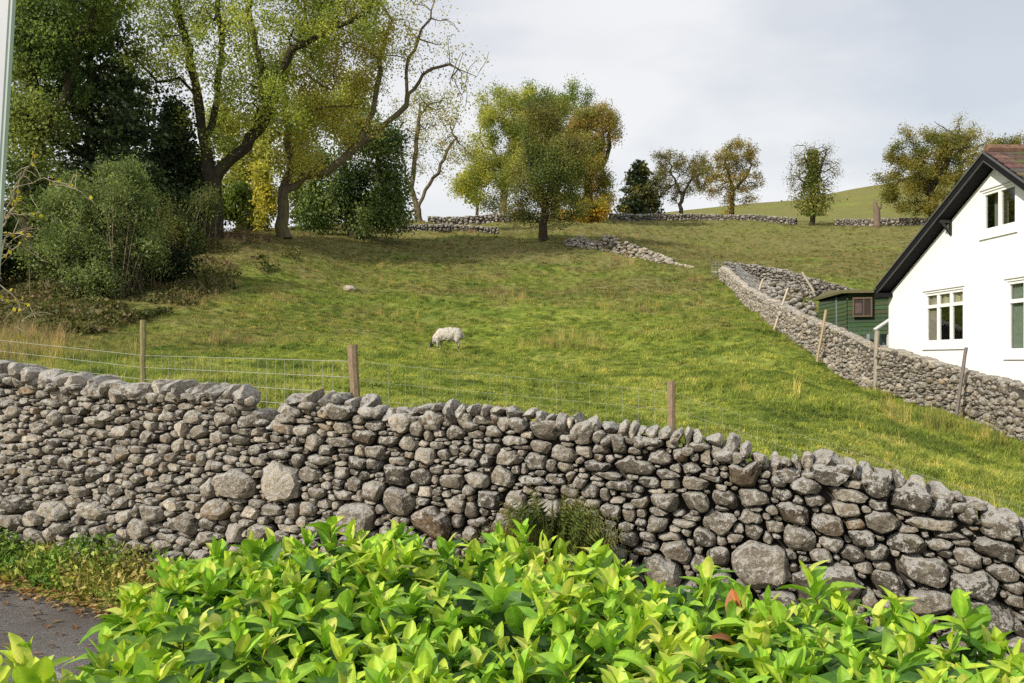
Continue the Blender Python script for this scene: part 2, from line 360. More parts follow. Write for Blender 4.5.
def stones_mesh(cells, at, gap=.008, na=20, nr=4, depth=.10, outw=1.0, colr=(.13, .34), seed=3, wild=.16, limit=2.1):
    """a rounded, faceted stone for every cell; at(s, h, out) maps to the world"""
    r = np.random.default_rng(seed); n = len(cells); VV = []; FF = []; CC = []; off = 0
    cols = stone_color(n, lo=colr[0], hi=colr[1])
    ang = np.linspace(0, 2*np.pi, na, endpoint=False); ts = np.linspace(0, 1, nr+1)[1:]
    def dist(c, x, y):
        ct, st_ = math.cos(c[4]), math.sin(c[4]); dx = x-c[0]; dy = y-c[1]
        return (np.abs((dx*ct+dy*st_)/c[2])**2.6+np.abs((-dx*st_+dy*ct)/c[3])**2.6)**(1/2.6)
    fr = []
    for k in range(nr+1):
        for j in range(na):
            if k == 0: fr.append((0, 1+j, 1+(j+1) % na, 1+(j+1) % na))
            else: fr.append((1+(k-1)*na+j, 1+k*na+j, 1+k*na+(j+1) % na, 1+(k-1)*na+(j+1) % na))
    fr = np.array(fr)
    for i in range(n):
        c = cells[i]; m = max(c[2], c[3])
        nb = cells[(np.abs(cells[:, 0]-c[0]) < 3.2*m+.25) & (np.abs(cells[:, 1]-c[1]) < 3.2*m+.25)]
        rr = np.linspace(.3, 2.3, 34)[:, None]
        base = 1/((np.abs(np.cos(ang-c[4])/c[2])**2.6+np.abs(np.sin(ang-c[4])/c[3])**2.6)**(1/2.6))
        X = c[0]+np.cos(ang)*base*rr; Y = c[1]+np.sin(ang)*base*rr; D0 = rr*np.ones_like(X); ok = D0 < limit*r.uniform(.9, 1.05)
        for q in nb:
            if q[0] == c[0] and q[1] == c[1]: continue
            ok &= dist(q, X, Y) > D0
        first = np.where(ok.all(0), len(rr)-1, np.argmin(ok, 0)); rad = base*rr[:, 0][np.maximum(first-1, 0)]
        rad = np.maximum(rad-gap*r.uniform(.5, 1.6), base*.3)
        rad = .64*rad+.18*(np.roll(rad, 1)+np.roll(rad, -1))
        rad *= 1+.05*np.sin(ang*r.integers(2, 5)+r.uniform(0, 6))
        sz = rad.mean(); dep = min(depth, sz*.9)*r.uniform(.8, 1.15); p = r.uniform(3, 7)
        bulge = r.uniform(-.02, .03)*outw+(.5*sz if sz > .11 else 0)*.3*outw
        V = [(c[0], c[1], dep)]
        for t in ts:
            tt = t**.75; z = dep*(1-tt**p)**(1/p) if t < 1 else 0
            V += list(zip(c[0]+np.cos(ang)*rad*tt, c[1]+np.sin(ang)*rad*tt, np.full(na, z)))
        V += list(zip(c[0]+np.cos(ang)*rad*.93, c[1]+np.sin(ang)*rad*.93, np.full(na, -.14*min(1, depth/.08))))
        V = np.array(V); ctr = np.array([c[0], c[1], 0])
        # chisel a few flat faces
        for _ in range(r.integers(5, 10)):
            d = np.array([r.normal(0, 1), r.normal(0, 1), r.uniform(.2, 1.7)]); d /= np.linalg.norm(d)
            Wd = V-ctr; ext = (Wd@d).max(); cut = ext*r.uniform(.72, .93); ov = np.maximum(Wd@d-cut, 0); V = V-ov[:, None]*d[None]*.9
        tl = r.normal(0, wild, 2); V[:, 2] += (V[:, 0]-c[0])*tl[0]+(V[:, 1]-c[1])*tl[1]
        o3 = r.uniform(0, 99)
        for v in V:
            nz = noise.noise((v[0]*9+o3, v[1]*9, v[2]*9))*.13+noise.noise((v[0]*26+o3, v[1]*26, v[2]*26))*.09
            v[:3] = v+(v-ctr)*nz
        V[:, 2] += bulge
        VV.append(V); FF.append(fr+off); off += len(V); CC.append(np.repeat(cols[i:i+1], len(V), 0))
    V = np.concatenate(VV); Fa = np.concatenate(FF); C_ = np.concatenate(CC)
    Wp = at(V[:, 0], V[:, 1], V[:, 2]); return Wp, Fa, C_
def mesh_mixed(name, V, Fa, C_, smooth=False):
    """quads whose last two indices coincide become triangles"""
    me = bpy.data.meshes.new(name); tri = Fa[:, 2] == Fa[:, 3]
    k = np.where(tri, 3, 4); st_ = np.concatenate([[0], np.cumsum(k)[:-1]])
    li = Fa.ravel()[~(np.arange(Fa.size) % 4 == 3) | ~np.repeat(tri, 4)]
    me.vertices.add(len(V)); me.vertices.foreach_set('co', np.ascontiguousarray(V, dtype=np.float32).ravel())
    me.loops.add(len(li)); me.loops.foreach_set('vertex_index', li.astype(np.int32))
    me.polygons.add(len(Fa)); me.polygons.foreach_set('loop_start', st_.astype(np.int32)); me.polygons.foreach_set('loop_total', k.astype(np.int32))
    me.polygons.foreach_set('use_smooth', np.full(len(Fa), smooth, dtype=bool))
    a = me.color_attributes.new('col', 'FLOAT_COLOR', 'POINT'); c = np.ones((len(V), 4), dtype=np.float32); c[:, :3] = C_
    a.data.foreach_set('color', c.ravel()); me.update(calc_edges=True); me.validate(); return me
_ico = {}
def ico(sub):
    if sub not in _ico:
        bm = bmesh.new(); bmesh.ops.create_icosphere(bm, subdivisions=sub, radius=1)
        _ico[sub] = (np.array([v.co[:] for v in bm.verts]), np.array([[v.index for v in f.verts] for f in bm.faces])); bm.free()
    return _ico[sub]
def rock(center, ax, ay, az, dims, sub=3, r=None, cuts=7):
    """a chiselled field stone: verts, faces"""
    r = r or rng; V, Fa = ico(sub); V = V.copy()
    V = np.sign(V)*np.abs(V)**.72
    for _ in range(cuts):
        d = r.normal(size=3); d /= np.linalg.norm(d); ov = np.maximum(V@d-r.uniform(.58, .86), 0); V -= ov[:, None]*d[None]*.95
    o3 = r.uniform(0, 99)
    nz = np.array([noise.noise((v[0]*1.6+o3, v[1]*1.6, v[2]*1.6))*.16+noise.noise((v[0]*4.5+o3, v[1]*4.5, v[2]*4.5))*.08 for v in V])
    V = V*(1+nz)[:, None]*np.array(dims)[None]
    W = np.array(center)[None]+V[:, :1]*np.array(ax)[None]+V[:, 1:2]*np.array(ay)[None]+V[:, 2:]*np.array(az)[None]
    return W, Fa
class Path:
    def __init__(s, pts):
        s.p = np.array(pts, float)[:, :2]; d = np.linalg.norm(np.diff(s.p, axis=0), axis=1); s.c = np.concatenate([[0], np.cumsum(d)]); s.L = s.c[-1]
    def xy(s, t): return np.interp(t, s.c, s.p[:, 0]), np.interp(t, s.c, s.p[:, 1])
    def nrm(s, t):   # the side to the right of the path
        a = s.xy(np.clip(t-.3, 0, s.L)); b = s.xy(np.clip(t+.3, 0, s.L)); dx = b[0]-a[0]; dy = b[1]-a[1]; l = np.hypot(dx, dy)+1e-9
        return dy/l, -dx/l
def wall_core(path, zb, zt, half, name, parent, col, n=120):
    mb_v = []; mb_f = []
    for i in range(n+1):
        t = path.L*i/n; x, y = path.xy(t); a, b = path.nrm(t); z0 = zb(t)-.3; z1 = zt(t)
        for sg, z in ((-1, z0), (-1, z1), (1, z1), (1, z0)): mb_v.append((x+a*sg*half, y+b*sg*half, z))
    for i in range(n):
        for k in range(4): mb_f.append((i*4+k, i*4+(k+1) % 4, i*4+4+(k+1) % 4, i*4+4+k))
    return link(name, np_mesh(name, np.array(mb_v), np.array(mb_f), np.tile(col, (len(mb_v), 1))), M['fill'], parent)

# --- the tall wall along the lane
WX0, WX1 = -7.4, 5.3
fp = Path([(WX0, wall_y(WX0)), (WX1, wall_y(WX1))]); HALF = .24
TOP = [(-330, 350), (-100, 358), (0, 366), (60, 376), (120, 385), (180, 386), (245, 392), (250, 404), (262, 424), (274, 424), (286, 404), (300, 394), (370, 402), (385, 413), (440, 406), (520, 411),
       (600, 424), (650, 430), (700, 435), (745, 444), (775, 462), (800, 462), (830, 455), (860, 466), (920, 482), (960, 494), (1024, 520), (1260, 612)]
tx = np.array([t[0] for t in TOP], float); ty = np.array([t[1] for t in TOP], float)
def s_to_px(s):
    x, y = fp.xy(s); y = y-HALF; return x/y*F+CX
def px_to_s(px):
    u = (px-CX)/F; x = u*(7.06-HALF)/(1+.244*u); return (x-WX0)*math.hypot(1, .244)
def foot(s): x, _ = fp.xy(s); return road_z(x)+.05
def ztop(s):
    x, y = fp.xy(s); return E+(HY-np.interp(s_to_px(s), tx, ty))/F*(y-HALF)
def fat(s, h, o):
    x, y = fp.xy(s); a, b = fp.nrm(s); oo = HALF+o-.06*h     # battered face
    return np.stack([x+a*oo, y+b*oo, foot(s)+h], 1)
CAP = .085
def ftop(s): return float(ztop(s)-foot(s)-CAP)
def fsize(s, h, r):
    px = s_to_px(s); t = max(0, 1-h/1.35)
    k = np.interp(px, [0, 250, 330, 560, 760, 1024], [.052, .053, .056, .060, .067, .076])
    low = np.interp(t, [0, .45, .75, 1], [.88, .95, 1.2, 1.6])*np.interp(px, [0, 200, 350], [.85, .92, 1.0])
    a = k*low*r.uniform(.72, 1.3); return a, a*r.uniform(.46, .84)
BOULD = [(284, 484, 20, 20), (240, 487, 22, 13), (403, 504, 16, 15), (361, 519, 17, 16), (437, 526, 20, 14), (402, 478, 14, 11), (640, 469, 20, 8), (768, 567, 27, 23), (838, 592, 31, 24), (932, 574, 26, 15),
         (985, 590, 24, 13), (943, 606, 24, 12), (900, 587, 18, 12), (990, 620, 30, 20), (857, 498, 22, 7), (762, 500, 14, 8), (946, 528, 30, 6), (670, 574, 22, 14), (575, 545, 15, 14), (620, 560, 14, 13), (685, 555, 14, 11),
         (60, 512, 16, 9), (100, 514, 16, 8), (157, 515, 14, 9), (222, 512, 15, 9), (20, 505, 13, 9), (190, 525, 15, 9)]
man = []
for (bx, by, bw, bh) in BOULD:
    s = px_to_s(bx); x, y = fp.xy(s); D = y-HALF-.06; z = E+(HY-by)/F*D; man.append((s, z-foot(s), bw/F*D*1.02, bh/F*D, rng.normal(0, .08)))
man.append((px_to_s(768), man[17][1], .13, .13, 0)) if False else None
cells = pack(fp.L, ftop, fsize, man, 11, 9000, -.05)
print('front wall stones', len(cells))
W_, F_, C_ = stones_mesh(cells, fat, .0045, 22, 6, .10, 1.0, (.13, .50), 5)
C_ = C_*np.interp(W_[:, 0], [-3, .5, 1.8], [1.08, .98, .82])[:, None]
x0, y0 = fp.xy(fp.L/2)
fw = empty('dry_stone_wall', (x0, y0, foot(fp.L/2)), 'tall grey dry stone wall running along the lane across the whole foreground', 'wall')
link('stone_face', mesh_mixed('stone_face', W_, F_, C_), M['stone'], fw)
wall_core(fp, foot, lambda t: float(ztop(t))-CAP-.05, HALF-.17, 'rubble_core', fw, np.array([[.06, .052, .045]]))
# back of the wall, same build, coarser
def fbk(s, h, o):
    x, y = fp.xy(s); a, b = fp.nrm(s); oo = -(HALF+o-.04*h); return np.stack([x+a*oo, y+b*oo, foot(s)+.5+h], 1)
cb = pack(fp.L, lambda s: ftop(s)-.66, lambda s, h, r: (lambda a: (a, a*r.uniform(.6, .9)))(.11*r.uniform(.8, 1.3)), (), 12, 1500)
W2, F2, C2 = stones_mesh(cb, fbk, .008, 10, 3, .10, 1.0, (.12, .30), 6)
link('back_face', mesh_mixed('back_face', W2, F2[:, ::-1][:, [1, 2, 3, 0]] if False else F2, C2), M['stone'], fw)
# cope stones along the top, each a part
rc = np.random.default_rng(21); s = .1; ca = Vector((1, -.244, 0)).normalized(); cbv = Vector((.244, 1, 0)).normalized(); nc = 0
CAPS = []
while s < fp.L-.1:
    px = s_to_px(s); left = px < 250
    w = rc.uniform(.05, .095) if left else rc.uniform(.032, .07)
    if 318 < px < 330: w = .13
    if 812 < px < 832: w = .11
    if px > 850: w *= 1.15
    hh = rc.uniform(.07, .10) if left else rc.uniform(.035, .062)
    if px > 250 and rc.random() < .3: hh *= 1.5
    if 812 < px < 840: hh = .07
    if 255 < px < 282: hh = .04
    s += w*.95; CAPS.append((s, w, hh)); s += w*.9
for (s, w, hh) in CAPS:
    x, y = fp.xy(s); z = float(ztop(s))-hh*.62
    tilt = rc.normal(0, .22); ax = (ca*math.cos(tilt)+Vector((0, 0, 1))*math.sin(tilt)); az = ca.cross(cbv)*-1 if False else Vector((0, 0, 1))*math.cos(tilt)-ca*math.sin(tilt)
    V, Fa = rock((x, y+rc.uniform(-.02, .02)-.02, z), ax, cbv, az, (w*1.0, rc.uniform(.15, .24), hh*1.25), 3, rc, 10)
    c = rc.uniform(.26, .56)*np.array([1, .94, .86])*(1.45 if rc.random() < .25 else 1)
    o = link('cope_stone', np_mesh('cope_stone', V, Fa, np.tile(c, (len(V), 1)), False), M['stone'], fw)
    # small fillers behind, under the copes, belong to the face
fill_V = []; fill_F = []; fill_C = []; off = 0
for k in range(620):
    s = rc.uniform(.1, fp.L-.1); x, y = fp.xy(s); o = rc.uniform(-.19, .22)
    V, Fa = rock((x+.24*o, y-o*.97, float(ztop(s))-CAP-rc.uniform(-.01, .06)), ca, cbv, (0, 0, 1), (rc.uniform(.035, .075), rc.uniform(.04, .08), rc.uniform(.025, .05)), 2, rc, 5)
    fill_V.append(V); fill_F.append(Fa+off); off += len(V); fill_C.append(np.tile(stone_color(1, lo=.14, hi=.34), (len(V), 1)))
link('top_course', np_mesh('top_course', np.concatenate(fill_V), np.concatenate(fill_F), np.concatenate(fill_C), True), M['stone'], fw)

# --- a generic field wall (both faces and a ragged top)
def field_wall(name, label, path, height, half, size, seed, na=10, nr=3, gappy=.006, colr=(.16, .42), sides=(1,), tries=4000, ncap=None, topvar=.1, group=None):
    gz = lambda t: float(Hn(*[np.array([v]) for v in path.xy(t)])[0])
    gs = np.linspace(0, path.L, 160); gv = Hn(*path.xy(gs)); gi = lambda t: np.interp(t, gs, gv)-.08
    hf = (lambda t: float(height(t)) if callable(height) else height)
    top = lambda t: hf(t)+topvar*noise.noise((t*1.1, seed, 0))+.08
    x, y = path.xy(path.L/2); root = empty(name, (x, y, gz(path.L/2)), label, 'wall', group)
    for sd in sides:
        def at(s, h, o, sd=sd):
            xx, yy = path.xy(s); a, b = path.nrm(s); oo = sd*(half+o-.08*h); return np.stack([xx+a*oo, yy+b*oo, gi(s)+h], 1)
        c = pack(path.L, lambda s: top(s)-size*.8, lambda s, h, r: (lambda a: (a, a*r.uniform(.5, .85)))(size*r.uniform(.7, 1.35)), (), seed+sd, tries)
        a_, b_, c_ = stones_mesh(c, at, gappy, na, nr, size*1.0, 1.0, colr, seed, .2)
        link('stone_face', mesh_mixed('stone_face', a_, b_, c_), M['stone_far'], root); print(name, len(c))
    wall_core(path, lambda t: gi(t), lambda t: gi(t)+top(t)-size*.9, half*.8-.02, 'rubble_core', root, np.array([[.08, .07, .06]]))
    r = np.random.default_rng(seed+9); VV = []; FF = []; CC = []; off = 0; n = ncap or int(path.L/size*.9)
    for k in range(n):
        s = path.L*(k+r.uniform(-.4, .4))/n; s = min(max(s, 0), path.L); x, y = path.xy(s); a, b = path.nrm(s)
        d = Vector((-b, a, 0)); q = Vector((a, b, 0)); th = r.normal(0, .3)
        V, Fa = rock((x, y, gi(s)+top(s)-size*.25), d, q, Vector((0, 0, 1)), (size*r.uniform(.5, 1.1), half*r.uniform(.7, 1.0), size*r.uniform(.55, 1.1)), 2 if na > 8 else 1, r, 6)
        VV.append(V); FF.append(Fa+off); off += len(V); CC.append(np.tile(stone_color(1, lo=colr[0]*1.2, hi=colr[1]*1.2), (len(V), 1)))
    link('coping', np_mesh('coping', np.concatenate(VV), np.concatenate(FF), np.concatenate(CC), True), M['stone_far'], root)
    return root
def gp(px, D): v = on_ground(px, D); return (v.x, v.y)
# garden boundary wall on the right, from the hill down towards the lane
rp = Path([gp(724, 51), gp(745, 43), gp(770, 36), gp(800, 29), gp(835, 26.5), gp(875, 24), gp(925, 21.5), gp(975, 20), gp(1024, 18.6), gp(1100, 16.5), gp(1180, 15)])
def rh(t):
    x, y = rp.xy(t); px = x/y*F+CX
    topy = np.interp(px, [724, 745, 770, 800, 835, 875, 925, 975, 1024, 1100, 1200], [279, 286, 299, 313, 328, 346, 359, 373, 386, 404, 435])
    g = float(Hn(np.array([x]), np.array([y]))[0]); return max(.7, E+(HY-topy)/F*y-g)
field_wall('dry_stone_wall', 'long pale dry stone wall climbing the hill between the meadow and the white house', rp, rh, .24, .066, 31, 10, 3, .005, (.15, .42), (1,), 9000)
w2 = Path([gp(728, 53), gp(770, 50), gp(815, 46), gp(850, 45), gp(905, 45)])
field_wall('dry_stone_wall', 'low dark stone wall crossing behind the green shed', w2, .8, .22, .10, 41, 8, 2, .008, (.05, .17), (1,), 1600)
w3 = Path([gp(610, 112), gp(655, 116), gp(700, 118), gp(750, 116), gp(797, 113)])
field_wall('dry_stone_wall', 'dark distant stone wall under the three small trees on the ridge', w3, .8, .3, .16, 51, 7, 2, .010, (.07, .20), (1,), 1400)
w4 = Path([gp(835, 111), gp(880, 109), gp(935, 109), gp(1010, 112)])
field_wall('dry_stone_wall', 'distant stone wall beside the dead trunk on the right ridge', w4, .8, .3, .16, 61, 7, 2, .010, (.12, .30), (1,), 1400)
w5 = Path([gp(428, 92), gp(470, 93), gp(505, 95), gp(545, 98)])
field_wall('dry_stone_wall', 'grey stone wall crossing the skyline behind the middle trees', w5, .85, .3, .16, 71, 7, 2, .010, (.10, .28), (1,), 1200)
w6 = Path([gp(395, 70), gp(430, 71), gp(465, 72), gp(497, 73)])
field_wall('dry_stone_wall', 'short dark stone wall ending left of the lone grey tree', w6, .5, .3, .12, 81, 7, 2, .010, (.06, .20), (1,), 1000)

# tumbled heaps and stray stones
def heap(name, label, cat, items, m, tint=1.0, seed=1, sub=1, kind=None):
    r = np.random.default_rng(seed); VV = []; FF = []; CC = []; off = 0
    for (x, y, z, sx) in items:
        V, Fa = rock((x, y, z), (1, 0, 0), (0, 1, 0), (0, 0, 1), (sx*r.uniform(.7, 1.3), sx*r.uniform(.7, 1.2), sx*r.uniform(.5, .9)), sub, r, 5)
        VV.append(V); FF.append(Fa+off); off += len(V); CC.append(np.tile(stone_color(1, lo=.26*tint, hi=.5*tint), (len(V), 1)))
    o = link(name, np_mesh(name, np.concatenate(VV), np.concatenate(FF), np.concatenate(CC), True), m)
    return tag(o, label, cat, kind=kind)
its = []; r = np.random.default_rng(4)
for k in range(1000):
    px = r.uniform(566, 672); D = np.interp(px, [566, 672], [63, 57])+r.normal(0, .5); v = on_ground(px, D)
    hh = np.interp(px, [566, 580, 598, 605, 616, 640, 672], [.3, .7, .45, 1.0, 1.0, .6, .15])
    its.append((v.x, v.y, v.z+r.uniform(-.1, 1)*hh*math.exp(-((D-np.interp(px, [566, 672], [63, 57]))/.7)**2), r.uniform(.09, .20)))
heap('rubble_heap', 'pale tumbled heap of wall stones lying in the middle of the hillside', 'rubble', its, M['stone_far'], .85, 4)
its = []
for k in range(60):
    px = r.uniform(672, 745); D = np.interp(px, [672, 745], [56.5, 52])+r.normal(0, .25); v = on_ground(px, D); its.append((v.x, v.y, v.z+.03, r.uniform(.06, .17)))
heap('stone_scatter', 'line of small white stones left from a fallen wall', 'stones', its, M['stone_far'], 1.5, 5, kind='stuff')
its = []
for k in range(420):
    px = r.uniform(735, 815); D = r.uniform(np.interp(px, [735, 815], [46, 31]), 48); v = on_ground(px, D); its.append((v.x, v.y, v.z+r.uniform(0, .35), r.uniform(.10, .26)))
heap('rubble_heap', 'grey stone rubble filling the corner beside the green shed', 'rubble', its, M['stone_far'], .42, 6)
for (px, D, w, lab) in ((350, 42, .34, 'pale boulder lying alone in the upper left of the meadow'), (735, 53, .36, 'white boulder at the top end of the boundary wall'),
                        (843, 23, .09, 'small white stone in the grass near the boundary wall')):
    v = on_ground(px, D); V, Fa = rock((v.x, v.y, v.z+w*.25), (1, 0, 0), (0, 1, 0), (0, 0, 1), (w, w*.7, w*.5), 3, np.random.default_rng(int(px)), 6)
    tag(link('boulder', np_mesh('boulder', V, Fa, np.tile([.5, .46, .42], (len(V), 1)), True), M['stone_far']), lab, 'boulder')
# our side of the lane: a rock kerb under the hedge
v = Vector(P(40, 672, 4.1)); V, Fa = rock((v.x, v.y, v.z-.12), (1, -.1, 0), (.1, 1, 0), (0, 0, 1), (.15, .14, .11), 4, np.random.default_rng(5), 8)
tag(link('boulder', np_mesh('boulder', V, Fa, np.tile([.42, .4, .37], (len(V), 1)), True), M['stone']), 'white-topped grey boulder beside the lane under the laurel', 'boulder')
its = []
for k in range(60):
    x = -3.4+k*.1; its.append((x, 3.25+r.normal(0, .1), road_z(x)+r.uniform(0, .25), r.uniform(.1, .16)))
for k in range(4): its.append((v.x-.05+r.uniform(-.1, .1), v.y+r.uniform(0, .1), v.z-.35-.06*k, .22))
heap('kerb_wall', 'low grey stone edging hidden below the laurel hedge', 'wall', its, M['stone'], .8, 7, 2)

# ------------------------------------------------------------------ leaf baking
def rand_rot(n, r, updown=1.0):
    q = r.normal(size=(n, 4)); q /= np.linalg.norm(q, axis=1)[:, None]; w, x, y, z = q.T
    return np.stack([np.stack([1-2*(y*y+z*z), 2*(x*y-z*w), 2*(x*z+y*w)], 1), np.stack([2*(x*y+z*w), 1-2*(x*x+z*z), 2*(y*z-x*w)], 1), np.stack([2*(x*z-y*w), 2*(y*z+x*w), 1-2*(x*x+y*y)], 1)], 1)
def bake(tv, tf, Rm, T, S, C_):
    """copy the template (tv, tf) to N places"""
    n = len(T); V = np.einsum('nij,kj->nki', Rm, tv)*S[:, None, None]+T[:, None]
    Fa = (tf[None]+(np.arange(n)*len(tv))[:, None, None]).reshape(-1, tf.shape[1])
    return V.reshape(-1, 3), Fa, np.repeat(C_, len(tv), 0)
LEAFQ = (np.array([[0, 0, 0], [.5, .42, .10], [1, 0, 0], [.5, -.42, .10]])-np.array([[.5, 0, 0]]), np.array([[0, 1, 2, 3]]))
def palette(pos, pal, scale, r, var=.25):
    """blend palette colours by clump (noise over place) plus a little change per leaf"""
    pal = np.array(pal); t = np.array([noise.noise((p[0]*scale, p[1]*scale, p[2]*scale)) for p in pos])
    t = np.clip((t*1.3+.5)+r.normal(0, .16, len(pos)), 0, .999)*(len(pal)-1); i = t.astype(int); f = (t-i)[:, None]
    return (pal[i]*(1-f)+pal[np.minimum(i+1, len(pal)-1)]*f)*np.clip(r.normal(1, var, (len(pos), 1)), .4, 1.7)

# ------------------------------------------------------------------ trees
def resample(pl, step):
    out = [pl[0]]
    for a, b in zip(pl[:-1], pl[1:]):
        n = max(1, int(round((b-a).length/step)))
        for k in range(1, n+1): out.append(a.lerp(b, k/n))
    return out
def grow(trunks, attr, step, kill, iters, r, wob=.25, init=None):
    nodes = []; par = []
    if init is not None: nodes = [tuple(p) for p in init[0]]; par = list(init[1]); trunks = []
    for tr, pi in trunks:
        pl = resample(tr, step)
        if pi is None: last = -1
        else:
            d = [(Vector(n)-tr[0]).length for n in nodes]; last = int(np.argmin(d)); pl = pl[1:]
        for k, p in enumerate(pl):
            q = Vector(p)+Vector(r.normal(0, step*.10, 3)); nodes.append(tuple(q)); par.append(last); last = len(nodes)-1
    Pn = np.array(nodes); A_ = np.array(attr)
    d = np.linalg.norm(A_[:, None]-Pn[None], axis=2); near = d.argmin(1); nd = d.min(1); alive = nd > kill
    for it in range(iters):
        if not alive.any(): break
        ids = near[alive]; v = A_[alive]-Pn[ids]; v /= np.linalg.norm(v, axis=1)[:, None]+1e-9
        acc = np.zeros((len(Pn), 3)); np.add.at(acc, ids, v); u = np.unique(ids)
        dr = acc[u]/(np.linalg.norm(acc[u], axis=1)[:, None]+1e-9)+r.normal(0, wob, (len(u), 3)); dr /= np.linalg.norm(dr, axis=1)[:, None]
        new = Pn[u]+dr*step; base = len(Pn); Pn = np.concatenate([Pn, new]); par += list(u)
        dd = np.linalg.norm(A_[:, None]-new[None], axis=2); j = dd.argmin(1); m = dd.min(1); b = m < nd
        near[b] = base+j[b]; nd[b] = m[b]; alive &= nd > kill
        if len(Pn) > 9500: break
    return Pn, np.array(par)
def tree(name, label, foot, trunks, blobs, leaves, pal, leaf=.2, n_attr=700, R0=.4, mat_b='bark_dark', mat_l='leaf', group=None, seed=1, step=None,
         spread=.35, palscale=.35, depthk=1.0, skip=0, extra=None, cat='tree', zflat=1.0, tipmax=3, hollow=.5, tk=1.8, nsub=12, nbough=70, rmin=.25, prob=None):
    """trunks: [(polyline px, py [, depth offset]) ...]; blobs: crown lumps (px, py, rx, ry, depth offset)"""
    r = np.random.default_rng(seed); px0, D = foot; g = on_ground(px0, D); g.z -= .05
    root = empty(name, g, label, cat, group); m = D/F
    def W(p): return Vector(((p[0]-CX)/F*D, D+(p[2] if len(p) > 2 else 0), E+(HY-p[1])/F*D))
    tr = []
    for k, t in enumerate(trunks):
        pl = [W(p) for p in t]
        if k == 0: pl = [Vector(g)]+pl
        tr.append((pl, None if k == 0 else 1))
    bl = []
    for b in blobs:
        c = W((b[0], b[1], b[4] if len(b) > 4 else 0)); bl.append((c, b[2]*m, b[3]*m, (b[2]+b[3])*.5*m*depthk))
    vol = np.array([a*b_*c for _, a, b_, c in bl])**.8; vol /= vol.sum(); at = []
    # every crown lump is a bunch of smaller leafy sprays with gaps between
    subs = []
    for (c, a, b_, dd) in bl:
        q = []
        for _ in range(nsub):
            v = r.normal(size=3); v /= np.linalg.norm(v); rd2 = r.uniform(hollow*.7, 1.0)
            q.append((np.array([c.x+v[0]*rd2*a, c.y+v[1]*rd2*dd, c.z+v[2]*rd2*b_]), r.uniform(.14, .27)))
        subs.append(q)
    for k in r.choice(len(bl), n_attr, p=vol):
        c, a, b_, dd = bl[k]; sc_, sr_ = subs[k][r.integers(0, nsub)]; v = r.normal(size=3)*sr_*.72
        at.append((sc_[0]+v[0]*a, sc_[1]+v[1]*dd, sc_[2]+v[2]*b_))
    H_ = max(b[2]*2 for b in bl); st_ = step or max(.25, H_/28)
    # first the boughs, then the fine twigs on them
    big = []
    for k in r.choice(len(bl), nbough, p=vol):
        c, a, b_, dd = bl[k]; v = r.normal(size=3); v /= np.linalg.norm(v); q = r.uniform(.45, 1.0); big.append((c.x+v[0]*q*a, c.y+v[1]*q*dd, c.z+v[2]*q*b_))
    ini = grow(tr, big, st_*1.5, st_*3.2, 60, r, .38)
    Pn, par = grow(None, at, st_, st_*1.9, 90, r, .3, ini)
    n = len(Pn); tips = np.zeros(n); kids = [[] for _ in range(n)]
    for i in range(n):
        if par[i] >= 0: kids[par[i]].append(i)
    order = list(range(n)); tips = np.zeros(n)
    for i in reversed(order):
        if not kids[i]: tips[i] = 1
        if par[i] >= 0: tips[par[i]] += tips[i]
    rad = tips**(1/tk); rad = rad/rad[0]*R0; rad = np.maximum(rad, .006+m*rmin)
    # tubes along main children
    V = []; Fa = []; done = np.zeros(n, bool)
    stack = [(0, -1)]
    while stack:
        i, pi = stack.pop(); chain = [pi, i] if pi >= 0 else [i]
        while kids[i]:
            ks = sorted(kids[i], key=lambda k: -tips[k])
            for k in ks[1:]: stack.append((k, i))
            i = ks[0]; chain.append(i)
        if len(chain) < 2: continue
        rr = [rad[c] for c in chain]
        if pi >= 0: rr[0] = min(rad[chain[0]], rad[chain[1]]*1.25)
        ns = 8 if rr[0] > .12 else (5 if rr[0] > .05 else 3); base = len(V)
        pts_ = [Vector(Pn[c]) for c in chain]; ref = Vector((.3, .9, .1))
        for k, p in enumerate(pts_):
            t = (pts_[min(k+1, len(pts_)-1)]-pts_[max(k-1, 0)]).normalized(); a = t.cross(ref)
            if a.length < .05: a = t.cross(Vector((1, 0, 0)))
            a.normalize(); b_ = t.cross(a); fl = 1.0
            if pi < 0: fl = 1+.35*math.exp(-(p-pts_[0]).length/(R0*1.8))
            q = .65 if k == len(pts_)-1 else 1
            for w in range(ns):
                an = 2*math.pi*w/ns; kk = rr[k]*fl*q*(1+.12*noise.noise((p.x*2+w, p.y, p.z*2)))
                V.append(tuple(p+(a*math.cos(an)+b_*math.sin(an))*kk))
        for k in range(len(pts_)-1):
            for w in range(ns): Fa.append((base+k*ns+w, base+k*ns+(w+1) % ns, base+(k+1)*ns+(w+1) % ns, base+(k+1)*ns+w))
    link('trunk', np_mesh('trunk', np.array(V), np.array(Fa), None, True), M[mat_b], root)
    thin = np.where((tips <= tipmax))[0]; thin = thin[thin > 2]
    if skip: thin = thin[r.random(len(thin)) > skip]
    if leaves:
        if prob:
            pw = np.array([prob(q[0]/q[1]*F+CX, HY-(q[2]-E)/q[1]*F) for q in Pn[thin]]); pw /= pw.sum()
        else: pw = None
        pk = r.choice(thin, leaves, p=pw); sp = spread
        T = Pn[pk]+r.normal(size=(leaves, 3))*np.array([sp, sp, sp*zflat])
        C_ = palette(T, pal, palscale, r)
        vv, ff, cc = bake(LEAFQ[0], LEAFQ[1], rand_rot(leaves, r), T, leaf*r.uniform(.6, 1.35, leaves), C_)
        link('crown', np_mesh('crown', vv, ff, cc), M[mat_l], root)
    return root

